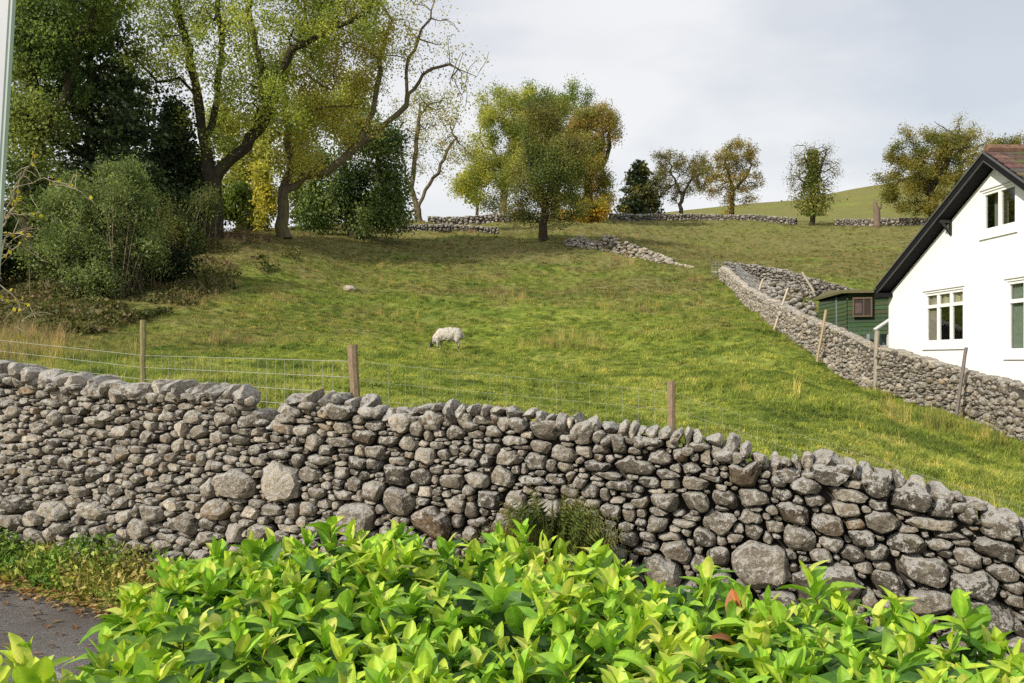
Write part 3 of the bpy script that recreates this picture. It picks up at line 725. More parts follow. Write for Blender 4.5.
def conifer(name, label, foot, top_py, rad_px, R0, pal, leaves, seed, leafs=.3, lean=0, droop=.15, low=.06, mat_l='dark_leaf', group=None, flat=.35, power=.8):
    r = np.random.default_rng(seed); px0, D = foot; g = on_ground(px0, D); g.z -= .05; m = D/F
    root = empty(name, g, label, 'tree', group); Ht = (E+(HY-top_py)/F*D)-g.z; Rm = rad_px*m
    tb = MB(); tb.tube([g, g+Vector((lean*.3, 0, Ht*.35)), g+Vector((lean*.6, 0, Ht*.7)), g+Vector((lean, 0, Ht))], [R0, R0*.75, R0*.45, .04], 8)
    T = []; nb = 110
    for k in range(nb):
        f = low+(1-low)*(k+.5)/nb; rr = Rm*(1-f)**power*r.uniform(.7, 1.15)+.15; an = r.uniform(0, 2*math.pi); c = g+Vector((lean*f, 0, Ht*f))
        e = c+Vector((math.cos(an)*rr, math.sin(an)*rr, rr*(.15-droop*2*r.random())))
        md = c.lerp(e, .5)+Vector((0, 0, .12*rr)); tb.tube([c, md, e], [.05+.03*rr, .04, .015], 4)
        for q in range(max(6, int(leaves/nb*(rr/Rm+.15)*1.3))):
            t = r.uniform(.12, 1.05); p = c.lerp(e, t)+Vector((0, 0, .12*rr*4*t*(1-t))); w = rr*.28*(1.1-t)+.2
            T.append(p+Vector((r.normal(0, w), r.normal(0, w), r.normal(0, w*flat)-.05)))
    tb.build('trunk', M['bark_dark'], root, True)
    T = np.array([t[:] for t in T]); C_ = palette(T, pal, .5, r)
    vv, ff, cc = bake(LEAFQ[0], LEAFQ[1], rand_rot(len(T), r), T, leafs*r.uniform(.6, 1.3, len(T)), C_)
    link('crown', np_mesh('crown', vv, ff, cc), M[mat_l], root); return root

YG = [(.26, .31, .07), (.38, .42, .09), (.52, .51, .11), (.20, .26, .06)]
YB = [(.22, .25, .05), (.38, .34, .07), (.46, .36, .09), (.25, .27, .05)]
# the two giants on the left
tree('ash_tree', 'huge forked tree with dark trunk and yellow-green leaves, left of the leaning one', (213, 48),
     [[(214, 205), (212, 180)], [(212, 180), (204, 150), (200, 110), (192, 60), (178, 10), (170, -60)], [(212, 180), (232, 160), (252, 138), (266, 112), (275, 75), (292, 50), (330, 30), (372, 10)],
      [(204, 150), (214, 110), (222, 60), (218, 0), (230, -60)], [(200, 100), (180, 80), (158, 82), (135, 60)], [(266, 112), (262, 70), (250, 20), (252, -40)]],
     [(185, 20, 60, 60), (150, 50, 38, 42), (240, 40, 70, 60), (300, 30, 60, 50), (170, -40, 80, 60), (280, -50, 100, 50), (215, 110, 50, 36), (265, 100, 45, 40, -1), (350, 10, 40, 40), (150, -10, 40, 50)],
     62000, YG, .12, 3800, .47, 'bark_dark', seed=101, nbough=200, spread=.34, step=.42, skip=.12, prob=lambda x, y: .25 if y > 95 and x < 200 else 1.0, depthk=.8, tipmax=2)
tree('leaning_tree', 'tall mossy tree whose long limb leans right over the round dark bush', (283, 52),
     [[(282, 215), (284, 190)], [(284, 190), (290, 160), (286, 120), (282, 80), (300, 40), (310, -20)], [(284, 190), (296, 183), (312, 177), (328, 172), (361, 143), (388, 122), (405, 106), (414, 88), (424, 72), (450, 66), (476, 76)],
      [(361, 143), (376, 100), (380, 60), (392, 20)], [(290, 120), (310, 110), (346, 106), (370, 110)], [(405, 106), (408, 60), (430, 20), (436, -10)], [(282, 80), (306, 75), (326, 88)]],
     [(300, 60, 55, 50), (350, 70, 50, 42), (380, 40, 45, 45), (410, 20, 40, 40), (330, 120, 50, 28), (300, 130, 30, 30), (430, 60, 35, 40), (455, 70, 32, 34), (450, 40, 30, 34), (425, 30, 26, 36), (340, 10, 60, 45), (300, 165, 25, 14, -1)],
     42000, [(.36, .38, .09), (.45, .40, .09), (.54, .44, .12), (.36, .35, .08)], 0.115, 3400, .34, 'bark_pale', nbough=150, seed=102, spread=.36, step=.40, skip=.1, prob=lambda x, y: .10 if x > 415 else (.35 if x > 385 else 1.0), depthk=.8, tipmax=2)
tree('bare_tree', 'thin pale-barked tree with few leaves behind the round dark bush', (419, 78),
     [[(418, 210)], [(418, 210), (411, 187), (416, 150), (420, 110)], [(418, 210), (426, 190), (438, 172), (448, 152), (456, 138)], [(411, 187), (402, 160), (398, 130)]],
     [(420, 120, 25, 35), (452, 140, 24, 30), (400, 130, 20, 30), (432, 160, 20, 18), (440, 110, 26, 26)],
     7000, YB, .13, 3400, .30, 'bark_pale', nbough=160, seed=103, spread=.35, step=.42, skip=.3, depthk=.9, tipmax=2)
tree('holly_bush', 'big round dark green bush under the leaning limb', (352, 60), [[(352, 226), (352, 200)], [(352, 215), (330, 195)], [(352, 215), (378, 190)]],
     [(352, 200, 46, 34), (340, 170, 32, 30), (372, 165, 34, 34), (390, 200, 28, 30), (318, 205, 26, 26), (360, 140, 26, 26), (385, 140, 22, 24)],
     34000, [(.05, .085, .022), (.10, .15, .04), (.21, .26, .07), (.08, .13, .032)], .17, 800, .3, seed=104, spread=.5, cat='bush', mat_l='dark_leaf', step=.6, depthk=.9)
tree('maple_tree', 'bright golden yellow tree behind the leaning tree', (266, 64), [[(266, 220), (266, 200)]], [(266, 192, 10, 28), (268, 215, 11, 14), (263, 175, 9, 16)],
     3000, [(.46, .39, .06), (.54, .46, .08), (.36, .35, .06)], .2, 300, .16, seed=105, spread=.35, step=.5)
tree('shrub', 'mid green shrub seen between the two great trunks', (238, 70), [[(238, 228), (238, 218)]], [(238, 215, 20, 18), (250, 222, 18, 14), (225, 205, 14, 16), (244, 195, 14, 14)],
     6000, [(.10, .14, .03), (.16, .22, .04), (.24, .26, .05)], .22, 300, .12, seed=106, spread=.35, cat='bush', step=.5)
tree('shrub', 'pale yellow-green bush right of the leaning tree trunk', (308, 66), [[(308, 228), (308, 215)]], [(305, 205, 16, 22), (318, 215, 16, 16)],
     5000, [(.14, .18, .03), (.24, .27, .04), (.30, .30, .05)], .2, 260, .12, seed=107, spread=.35, cat='bush', step=.5)
tree('beech_tree', 'yellow-green tree standing between and behind the two great trunks', (240, 76), [[(240, 225), (242, 190)], [(242, 190), (225, 150)], [(242, 190), (270, 140)]],
     [(235, 165, 26, 34), (265, 145, 30, 34), (225, 120, 26, 30), (300, 150, 26, 30), (320, 120, 30, 34), (290, 185, 18, 22), (350, 100, 34, 34), (250, 200, 16, 16)],
     34000, [(.20, .24, .05), (.33, .34, .08), (.44, .42, .10)], .2, 900, .3, seed=108, spread=.6, step=.8, skip=.1)
# left-hand wood, its shade put into the darkest leaf colours
DK = [(.030, .050, .022), (.052, .085, .030), (.095, .13, .042), (.042, .065, .025)]
conifer('fir_tree', 'dark conifer with level drooping boughs at the left', (90, 46), -10, 82, .36, DK, 15000, 111, .24, flat=.14, droop=.10, power=.42)
conifer('fir_tree', 'slim dark conifer behind the one with level boughs', (122, 62), 55, 50, .26, DK, 9000, 112, .26, flat=.14, droop=.1, power=.5)
tree('yew_tree', 'black-green yew left of the huge forked trunk', (176, 50), [[(176, 225), (176, 180)]], [(176, 205, 34, 42), (170, 165, 26, 34), (184, 150, 20, 36), (180, 118, 10, 22), (150, 215, 26, 34), (196, 190, 20, 40)],
     26000, DK, .19, 700, .3, mat_l='dark_leaf', seed=113, spread=.42, step=.6)
GL = [(.07, .11, .03), (.12, .17, .045), (.20, .25, .065), (.27, .30, .08)]
tree('ivy_clad_tree', 'tall green ivy-clad tree at the left edge', (30, 42), [[(30, 220), (34, 150)], [(34, 150), (30, 80), (38, 10)], [(34, 150), (60, 100), (80, 40)]],
     [(30, 130, 34, 50), (50, 60, 40, 44), (20, 40, 40, 50), (30, 190, 34, 40), (66, 10, 36, 34), (112, -6, 34, 24), (10, -20, 50, 40), (64, 70, 20, 22)],
     48000, GL, .13, 2000, .4, mat_l='leaf', seed=114, spread=.42, step=.5)
tree('beech_tree', 'dark tree filling the gap behind the left conifers', (140, 68), [[(140, 200), (140, 170)]], [(140, 215, 40, 34), (120, 190, 30, 34), (80, 210, 34, 40), (40, 230, 40, 36), (175, 220, 26, 26)],
     16000, [(.02, .032, .012), (.04, .055, .018), (.07, .08, .02)], .3, 600, .3, mat_l='dark_leaf', seed=115, spread=.7, step=.8)
def spray_bush(name, label, foot, lobes, nstem, nleaf, pal, leaf, seed, mat_b='bark_pale', cat='bush', width=.22):
    """many arching shoots with narrow leaves along them; lobes: tip regions (px, py, rx, ry, depth offset)"""
    r = np.random.default_rng(seed); px0, D = foot; g = on_ground(px0, D); root = empty(name, g, label, cat); m = D/F; mb = MB(); T = []; Dr = []
    wts = np.array([l[2]*l[3] for l in lobes], float); wts /= wts.sum()
    for k in range(nstem):
        l = lobes[r.choice(len(lobes), p=wts)]; a = r.uniform(0, 2*math.pi); q = math.sqrt(r.uniform(0, 1))
        tip = Vector(((l[0]+math.cos(a)*q*l[2]-CX)*m, D+l[4]+r.normal(0, l[2]*m*.5), E+(HY-(l[1]+math.sin(a)*q*l[3]))*m)); tip.z = max(tip.z, H(tip.x, tip.y)+.1)
        b = g+Vector((r.normal(0, .5)+(tip.x-g.x)*.45, (tip.y-g.y)*.4+r.normal(0, .4), 0)); b.z = H(b.x, b.y)-.05
        top = b.lerp(tip, .62); top.z = max(b.z, tip.z)+.10*(tip-b).length+r.uniform(0, .3); pl = []
        for j in range(9):
            t = j/8; pl.append(b*(1-t)**2+top*2*t*(1-t)+tip*t*t)
        mb.tube(pl, list(np.linspace(.022, .005, 9)), 3, (.16, .13, .08))
        n_ = nleaf//nstem
        for j in range(n_):
            t = 1-r.beta(1.2, 1.7)*.72; p = b*(1-t)**2+top*2*t*(1-t)+tip*t*t; d = (tip-b).normalized(); sp_ = .05+.32*(1-t)*.8+.10
            T.append((p+Vector(r.normal(0, sp_, 3)))[:]); Dr.append((d*.5+Vector(r.normal(0, .8, 3))+Vector((0, 0, -.2)))[:])
    for v in mb.V: pass
    mb.build('stem', M['twig'], root); T = np.array(T); Dr = np.array(Dr); up = np.tile([0., 0, 1], (len(T), 1))+r.normal(0, .5, (len(T), 3))
    tv = np.array([[0, 0, 0], [.45, width, .04], [1, 0, -.12], [.45, -width, .04]]); vv, ff, cc = bake(tv, LEAFQ[1], frame_from(Dr, up), T, leaf*r.uniform(.6, 1.3, len(T)), palette(T, pal, .8, r))
    link('leaves', np_mesh('leaves', vv, ff, cc), M['leaf'], root); return root
def frame_from(dirs, ups):
    X_ = dirs/np.linalg.norm(dirs, axis=1)[:, None]; Z_ = ups-(ups*X_).sum(1)[:, None]*X_; Z_ /= np.linalg.norm(Z_, axis=1)[:, None]+1e-9; Y_ = np.cross(Z_, X_)
    return np.stack([X_, Y_, Z_], 2)
spray_bush('willow_bush', 'feathery grey-green bush in front of the dark conifers', (104, 35),
     [(108, 205, 34, 26, 0), (75, 225, 26, 30, -.5), (130, 225, 26, 24, .3), (95, 262, 32, 24, -1), (115, 285, 22, 14, -1.5), (60, 195, 22, 20, .5), (140, 195, 18, 16, .8), (65, 255, 24, 22, -1), (120, 172, 18, 14, .5), (150, 250, 20, 16, 0)],
     520, 60000, [(.13, .17, .065), (.20, .25, .10), (.30, .34, .14), (.10, .14, .05)], .14, 116)
spray_bush('elder_bush', 'loose dull green bush with straggling stems at the foot of the forked tree', (165, 44),
     [(160, 225, 26, 24, 0), (180, 235, 22, 14, -.5), (140, 240, 22, 20, 0), (195, 240, 14, 10, 0), (200, 205, 12, 22, 1)],
     220, 16000, [(.08, .11, .035), (.14, .17, .055), (.20, .20, .07)], .15, 118)
spray_bush('dead_brush', 'reddish brown dry brush beside the trunk of the forked tree', (250, 49),
     [(240, 240, 22, 7, 0), (262, 243, 14, 5, 0), (225, 245, 12, 6, 0)], 260, 3200, [(.20, .12, .07), (.26, .17, .09), (.16, .12, .05)], .10, 119)
tree('bramble_bush', 'low dark bramble at the left edge below the ivy-clad tree', (20, 37), [[(20, 290), (20, 275)]], [(15, 262, 34, 22), (50, 272, 26, 16), (-20, 250, 40, 40), (150, 268, 20, 12), (170, 258, 24, 14)],
     16000, [(.02, .035, .012), (.045, .065, .02), (.09, .075, .03)], .15, 500, .08, seed=117, spread=.3, step=.4, cat='bush')
# bare arching shrub close at the left edge
bs = empty('bare_shrub', on_ground(-30, 15), 'bare arching twigs with a few yellow leaves at the left edge', 'bush'); tw = MB(); r = np.random.default_rng(9); LT = []
B0 = on_ground(-30, 15)
for (pl) in [[(-20, 330), (0, 230), (14, 188), (45, 178), (75, 188), (96, 205)], [(-20, 330), (0, 260), (20, 245), (48, 262)], [(-20, 330), (-4, 240), (8, 215), (40, 212), (30, 196)], [(-20, 340), (0, 285), (18, 300), (26, 326), (14, 345)],
             [(0, 230), (18, 200), (20, 172)], [(14, 188), (30, 165), (34, 150)], [(0, 260), (8, 232), (34, 236)], [(-20, 330), (0, 300), (30, 304), (34, 318)]]:
    q = [P(a, b, 15+.02*(a % 17)) for a, b in pl]; q = resample(q, .12); q = [p+Vector(r.normal(0, .012, 3)) for p in q]
    tw.tube(q, list(np.linspace(.016, .005, len(q))), 4)
    for k in range(6): LT.append(q[int(r.uniform(.5, 1)*(len(q)-1))]+Vector(r.normal(0, .04, 3)))
    for k in range(9):
        i = int(r.uniform(.25, .95)*(len(q)-1)); p = q[i]; d = Vector((r.normal(), r.normal()*.5, r.normal()*.8)).normalized()*r.uniform(.15, .5)
        tw.tube([p, p+d*.5+Vector((0, 0, .03)), p+d], [.006, .005, .003], 3)
tw.C = [(.34, .28, .20)]*len(tw.V); tw.build('branch', M['twig'], bs)
T = np.array([t[:] for t in LT]); vv, ff, cc = bake(LEAFQ[0], LEAFQ[1], rand_rot(len(T), r), T, np.full(len(T), .09), np.tile([.5, .42, .04], (len(T), 1)))
link('leaves', np_mesh('leaves', vv, ff, cc), M['leaf'], bs)

# middle group on the skyline
OG = [(.15, .18, .03), (.24, .23, .04), (.36, .24, .05), (.14, .17, .03)]
tree('lime_tree', 'pale yellow-green tree at the left of the skyline clump', (503, 100), [[(503, 205), (505, 185)], [(505, 185), (495, 150)], [(505, 185), (520, 140)]],
     [(500, 132, 34, 38), (476, 165, 28, 32), (518, 108, 30, 22), (496, 112, 26, 20), (522, 150, 32, 40), (466, 182, 20, 20), (490, 192, 22, 18)],
     60000, [(.28, .31, .07), (.42, .42, .10), (.54, .50, .12), (.20, .24, .05)], .15, 2200, .42, 'bark_pale', seed=121, spread=.45, step=.8, group='skyline trees')
tree('young_tree', 'small thin tree at the left foot of the skyline clump', (476, 103), [[(476, 205), (477, 195)]], [(474, 185, 16, 16), (484, 178, 14, 14), (462, 188, 13, 12)],
     2600, [(.30, .32, .04), (.46, .42, .04)], .3, 260, .16, 'bark_pale', seed=122, spread=.5, step=.7, group='skyline trees')
tree('oak_tree', 'green crown highest in the middle of the skyline clump', (556, 104), [[(556, 200), (556, 170)]], [(550, 120, 44, 33), (565, 150, 40, 40), (530, 130, 30, 36), (540, 105, 26, 14)],
     48000, [(.12, .18, .03), (.21, .27, .04), (.34, .34, .08)], .15, 2000, .5, seed=123, spread=.45, step=.9, group='skyline trees')
tree('sycamore_tree', 'russet and olive tree at the right of the skyline clump', (590, 96), [[(590, 205), (588, 180)]], [(588, 125, 36, 29), (602, 165, 24, 40), (575, 160, 28, 42), (607, 125, 14, 18), (575, 200, 22, 14), (604, 195, 14, 14)],
     52000, [(.17, .18, .045), (.29, .24, .06), (.40, .27, .07), (.24, .23, .05)], .15, 2200, .5, seed=124, spread=.42, step=.8, group='skyline trees')
tree('shrub', 'orange bush at the foot of the russet tree', (592, 93), [[(592, 218), (592, 212)]], [(585, 212, 22, 10), (600, 207, 12, 10), (570, 218, 12, 7)],
     3600, [(.40, .22, .03), (.50, .32, .03), (.22, .20, .03)], .26, 260, .1, seed=125, spread=.35, step=.5, cat='bush')
tree('hawthorn_tree', 'grey-green dense tree in front of the skyline clump', (545, 66), [[(545, 225), (544, 205)], [(544, 205), (530, 170), (525, 130)], [(544, 205), (560, 170), (560, 130)]],
     [(540, 120, 28, 26), (548, 165, 36, 40), (522, 192, 20, 24), (565, 200, 20, 20), (545, 205, 30, 16), (532, 150, 18, 28), (515, 212, 18, 11), (548, 218, 22, 9), (578, 215, 18, 10), (545, 110, 22, 16)],
     44000, [(.13, .165, .05), (.19, .22, .06), (.30, .28, .08), (.22, .17, .07), (.11, .15, .04)], .115, 2400, .30, 'bark_dark', seed=126, spread=.36, step=.42)
# ridge on the right
conifer('spruce_tree', 'small dark pointed evergreen on the ridge', (639, 122), 162, 23, .25, [(.025, .04, .015), (.05, .065, .02), (.14, .13, .03)], 6500, 131, .4, flat=.5, power=.6, low=.03, group='trees along the ridge wall')
tree('ridge_tree', 'round open-crowned tree just right of the small evergreen', (681, 125), [[(681, 205), (682, 195)], [(682, 195), (672, 175)], [(682, 195), (694, 175)]],
     [(682, 170, 29, 21), (668, 180, 16, 20), (700, 178, 14, 18)], 20000, [(.16, .14, .05), (.25, .20, .06), (.17, .19, .05)], .14, 3400, .28, nbough=170, rmin=.3, seed=132, spread=.3, step=.42, skip=.2, group='trees along the ridge wall', tipmax=2, hollow=.75)
tree('ridge_tree', 'taller golden brown tree with ivy at its foot, middle of the ridge', (731, 118), [[(732, 205), (733, 190)], [(733, 190), (725, 165)], [(733, 190), (748, 175)]],
     [(736, 155, 22, 19), (725, 175, 25, 20), (748, 182, 22, 9), (734, 195, 22, 10), (713, 182, 12, 14), (728, 214, 8, 8)], 17000, [(.20, .17, .05), (.33, .25, .06), (.42, .31, .07), (.19, .18, .05)], .155, 3000, .32, nbough=150, rmin=.3, seed=133, spread=.32, step=.45, skip=.25, group='trees along the ridge wall', tipmax=2)
tree('ridge_tree', 'tall thin-topped tree with green leaves round its trunk', (812, 112), [[(812, 210), (813, 190), (811, 172)], [(813, 190), (822, 165), (826, 150)], [(811, 172), (804, 155)], [(813, 190), (800, 178)]],
     [(813, 156, 21, 21), (798, 175, 17, 20), (828, 174, 15, 22), (813, 200, 24, 10)], 6500, [(.17, .16, .06), (.24, .21, .07)], .12, 3600, .30, nbough=200, rmin=.3, seed=134, spread=.35, step=.40, skip=.3, hollow=.2, nsub=14, group='trees along the ridge wall', tipmax=2)
r = np.random.default_rng(55)
g = [o for o in COL.objects if o.get('label', '').startswith('tall thin-topped')][0]
T = []
for k in range(3600):
    py = r.uniform(150, 216); w = np.interp(py, [150, 175, 190, 200, 216], [5, 7, 12, 20, 9]); q = P(813+r.normal(0, w*.55), py, 112+r.normal(0, .9*w/8)); T.append(q[:])
T = np.array(T); vv, ff, cc = bake(LEAFQ[0], LEAFQ[1], rand_rot(len(T), r), T, .3*r.uniform(.6, 1.3, len(T)), palette(T, [(.10, .13, .03), (.17, .20, .04), (.26, .24, .05)], .5, r))
link('ivy', np_mesh('ivy', vv, ff, cc), M['leaf'], g)
tree('chestnut_tree', 'broad olive-green tree behind the roof of the white house', (932, 108), [[(932, 205), (930, 190)], [(930, 190), (915, 165)], [(930, 190), (950, 160)]],
     [(925, 155, 38, 30), (903, 175, 28, 28), (945, 175, 34, 34), (905, 205, 22, 14), (945, 140, 20, 16), (890, 200, 10, 9), (930, 210, 30, 12), (892, 185, 14, 12), (965, 150, 22, 22)],
     52000, [(.14, .15, .035), (.24, .22, .05), (.34, .27, .06), (.18, .18, .04)], .155, 2400, .6, seed=135, spread=.42, step=.8, group='trees along the ridge wall')
tree('ridge_tree', 'thin bare-twigged tree rising behind the broad olive-green one', (962, 120), [[(962, 190), (960, 160)]],
     [(958, 140, 26, 24), (980, 150, 16, 20), (942, 135, 14, 16)], 4200, [(.20, .19, .06), (.32, .28, .08)], .14, 2400, .3, seed=136, spread=.4, step=.7, skip=.4, group='trees along the ridge wall', tipmax=2)
tree('ridge_tree', 'olive tree peeping over the tiled roof at the right edge', (1005, 135), [[(1005, 190), (1005, 170)]],
     [(1003, 150, 16, 14), (1020, 158, 14, 14), (990, 165, 14, 12)], 9000, [(.17, .17, .05), (.29, .25, .06)], .24, 400, .4, seed=137, spread=.5, step=.8, group='trees along the ridge wall')
# dead trunk
g = on_ground(877, 106); sn = MB(); rr = random.Random(3)
q = [g+Vector((rr.uniform(-.06, .06)+(.25 if k > 5 else 0)*(k-5)*-.5, 0, -.1+k*.42)) for k in range(9)]
sn.tube(q, [.58, .40, .36, .38, .33, .40, .27, .22, .07], 9, (.17, .125, .09)); sn.tube([q[5], q[5]+Vector((.5, 0, .3)), q[5]+Vector((.6, 0, .7))], [.2, .16, .08], 6, (.16, .12, .08))
tag(sn.build('dead_tree', M['wood'], None, True), 'broken branchless dead tree standing beside the ridge wall', 'dead tree')
for (px, D, h, lab) in ((838, 175, .8, 'small pale upright stone on the far right slope'),):
    pass

# ------------------------------------------------------------------ white house
C0 = Vector((11.3, 27.0, 0)); AX = Vector((.055, -1, 0)).normalized(); NO = Vector((-1, -.055, 0)).normalized(); UP = Vector((0, 0, 1))
def hp(t, z, o=0): return C0+AX*t+NO*o+UP*z
def ht(px, o=0):
    u = (px-CX)/F; b = C0+NO*o; return (u*b.y-b.x)/(AX.x-u*AX.y)
def hz(px, py, o=0): t = ht(px, o); return E+(HY-py)/F*hp(t, 0, o).y
house = empty('white_house', hp(5, E-1.3, -4), 'white rendered house with black-edged gable roof on the right', 'house')
OV = .32
ta, za = ht(985, OV), hz(985, 153, OV); te, ze = ht(878, OV), hz(878, 287, OV); tr_, zr = ht(1024, OV), hz(1024, 181, OV)
sl = (za-ze)/(ta-te); sr = (za-zr)/(tr_-ta); tE = ta+(za-ze)/sr
def roofz(t): return za-(ta-t)*sl if t < ta else za-(t-ta)*sr
TH = .26; Lw = tE-.32
# gable face with window openings
wins = []
t0, t1 = ht(924.6), ht(963.2); wins.append((t0, t1, E+.47, E+1.83))
t2 = ht(1006.5); wins.append((t2, t2+1.95, E+.20, E+1.84))
t3, t4 = ht(982), ht(1015.5); wins.append((t3, t4, E+3.14, E+4.10))
zb0 = E-2.6
outer = [(0, zb0), (Lw, zb0), (Lw, roofz(Lw)-TH), (ta, za-TH), (0, roofz(0)-TH)]
loops = [outer]+[[(a, c), (a, d), (b, d), (b, c)] for a, b, c, d in wins]
tri = tessellate_polygon([[Vector((p[0], p[1], 0)) for p in l] for l in loops]); flat = [p for l in loops for p in l]
wb = MB(); wb.add([hp(p[0], p[1], 0) for p in flat], tri, (.88, .875, .86))
for a, b, c, d in wins:
    for (p, q) in (((a, c), (b, c)), ((b, c), (b, d)), ((b, d), (a, d)), ((a, d), (a, c))):
        wb.add([hp(*p, 0), hp(*q, 0), hp(*q, -.14), hp(*p, -.14)], [(0, 1, 2, 3)], (.88, .875, .86))
dp = 9.0
for (ta_, tb_) in ((0, 0), (Lw, Lw)):
    wb.add([hp(ta_, zb0, 0), hp(ta_, zb0, -dp), hp(ta_, roofz(ta_)-TH, -dp), hp(ta_, roofz(ta_)-TH, 0)], [(0, 1, 2, 3)], (.88, .875, .86))
wb.add([hp(p[0], p[1], -dp) for p in outer], [(0, 1, 2, 3, 4)], (.88, .875, .86))
me = bpy.data.meshes.new('wall'); me.from_pydata([tuple(v) for v in wb.V], [], wb.F); a_ = me.color_attributes.new('col', 'FLOAT_COLOR', 'POINT')
for i, c in enumerate(wb.C): a_.data[i].color = (*c, 1)
link('wall', me, M['paint'], house)
# windows
def window(t0, t1, z0, z1, cols, transom, name='window', curtain=None):
    wf = MB(); W = (.86, .85, .82); o0, o1 = -.10, -.03; fw_ = .07
    def bx(mb, a, b, c, d, lo=o0, hi=o1, col=W): mb.frame_box(Vector(C0), AX, UP, NO, (a, c, lo), (b, d, hi), col)
    bx(wf, t0, t1, z0, z0+fw_); bx(wf, t0, t1, z1-fw_, z1); bx(wf, t0, t0+fw_, z0+fw_, z1-fw_); bx(wf, t1-fw_, t1, z0+fw_, z1-fw_)
    wdt = (t1-t0)/cols
    for k in range(1, cols): bx(wf, t0+wdt*k-.055, t0+wdt*k+.055, z0+fw_, z1-fw_, o0+.003, o1-.004)
    if transom:
        for k in range(cols):
            a = t0+wdt*k+(fw_ if k == 0 else .055); b = t0+wdt*(k+1)-(fw_ if k == cols-1 else .055); bx(wf, a, b, transom-.045, transom+.045, o0+.006, o1-.007)
    f = wf.build('window', M['gloss'], house)
    sb = MB(); bx(sb, t0-.09, t1+.09, z0-.19, z0-.16, .002, .045); bx(sb, t0-.002, t1+.002, z0-.159, z0-.002, .001, .012); s_ = sb.build('sill', M['gloss'], house)
    lb = MB(); bx(lb, t0-.07, t1+.07, z1+.05, z1+.07, .002, .025, (.5, .47, .42)); lb.build('lintel_shade', M['gloss'], house)  # thin strip greyed to draw the shadow line over the window
    gb = MB(); gb.add([hp(t0+.02, z0+.02, -.07), hp(t1-.02, z0+.02, -.07), hp(t1-.02, z1-.02, -.07), hp(t0+.02, z1-.02, -.07)], [(0, 1, 2, 3)])
    gl = gb.build('pane', M['glass'], None); gl.parent = f; gl.matrix_parent_inverse = Matrix.Identity(4); gl.location = (0, 0, 0)
    # the mesh of f is in house space; keep the same offset
    return f
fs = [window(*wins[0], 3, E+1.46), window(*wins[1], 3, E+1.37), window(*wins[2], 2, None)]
def curtain(a, b, z0, z1, o, col):
    cb_ = MB()
    n = 18
    v = []; f = []
    for k in range(n+1):
        t = a+(b-a)*k/n; oo = o+.03*math.sin(k*2.1)
        v += [hp(t, z0, oo), hp(t, z1, oo)]
    for k in range(n): f.append((k*2, k*2+2, k*2+3, k*2+1))
    cb_.add(v, f, col); cb_.build('curtain', M['cloth'], house)
w = wins[0]; curtain(w[0]+.05, w[0]+.42, w[2], w[3], -.14, (.55, .48, .40)); curtain(w[1]-.45, w[1]-.04, w[2], w[3], -.28, (.18, .13, .09)); curtain(w[0]+.2, w[1]-.05, w[3]-.36, w[3], -.13, (.75, .68, .45))
w = wins[1]; curtain(w[0]+.05, w[0]+.55, w[2], w[3], -.14, (.36, .42, .34)); curtain(w[0]+.5, w[0]+.62, w[2], w[3], -.28, (.5, .4, .25))
w = wins[2]; curtain(w[0]+.05, w[0]+.6, w[2], w[3], -.3, (.40, .42, .36)); curtain(w[1]-.3, w[1]-.05, w[3]-.35, w[3]-.2, -.28, (.7, .66, .6))
# floors inside so that rooms are dark
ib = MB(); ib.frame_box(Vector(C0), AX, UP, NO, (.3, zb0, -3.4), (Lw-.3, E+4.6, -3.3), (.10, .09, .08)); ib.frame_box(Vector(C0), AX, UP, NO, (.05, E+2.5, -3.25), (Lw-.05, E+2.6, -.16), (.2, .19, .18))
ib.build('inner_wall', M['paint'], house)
# roof slabs
BK = (.012, .012, .013)
rb = MB()
def slab(t0, t1, zo, th, o0, o1, col, mb):
    """strip of roof between t0 and t1"""
    z0 = roofz(t0)+zo; z1 = roofz(t1)+zo
    v = [hp(t0, z0, o0), hp(t1, z1, o0), hp(t1, z1, o1), hp(t0, z0, o1)]; v += [p-UP*th for p in v]
    mb.add(v, [(0, 1, 2, 3), (7, 6, 5, 4), (0, 4, 5, 1), (1, 5, 6, 2), (2, 6, 7, 3), (3, 7, 4, 0)], col)
nrow = 18; rd = random.Random(2)
for side in (0, 1):
    a, b = (te-.05, ta) if side == 0 else (ta, tE+.05)
    for k in range(nrow):
        q0 = a+(b-a)*k/nrow; q1 = a+(b-a)*(k+1)/nrow
        for j in range(30):
            o0 = OV-.02-(dp+OV)*j/30; o1 = OV-.02-(dp+OV)*(j+1)/30+.01
            lo = (q0 < ta)
            zz = .05+rd.uniform(0, .012); c = [rd.uniform(.75, 1.3)*v for v in (.13, .085, .062)]
            # the lower edge of every course rides over the next
            z0 = roofz(q0)+zz+(.03 if lo else 0); z1 = roofz(q1)+zz+(0 if lo else .03)
            v = [hp(q0, z0, o0), hp(q1, z1, o0), hp(q1, z1, o1), hp(q0, z0, o1)]; v += [p-UP*.035 for p in v]
            rb.add(v, [(0, 1, 2, 3), (7, 6, 5, 4), (0, 4, 5, 1), (1, 5, 6, 2), (2, 6, 7, 3), (3, 7, 4, 0)], c)
rb.add([], [], (1, 1, 1)); ridge = [hp(ta, za+.10, OV-.02-(dp+OV)*k/20) for k in range(21)]; rb.tube(ridge, .11, 8, (.20, .12, .08))
rb.build('roof', M['roof'], house)
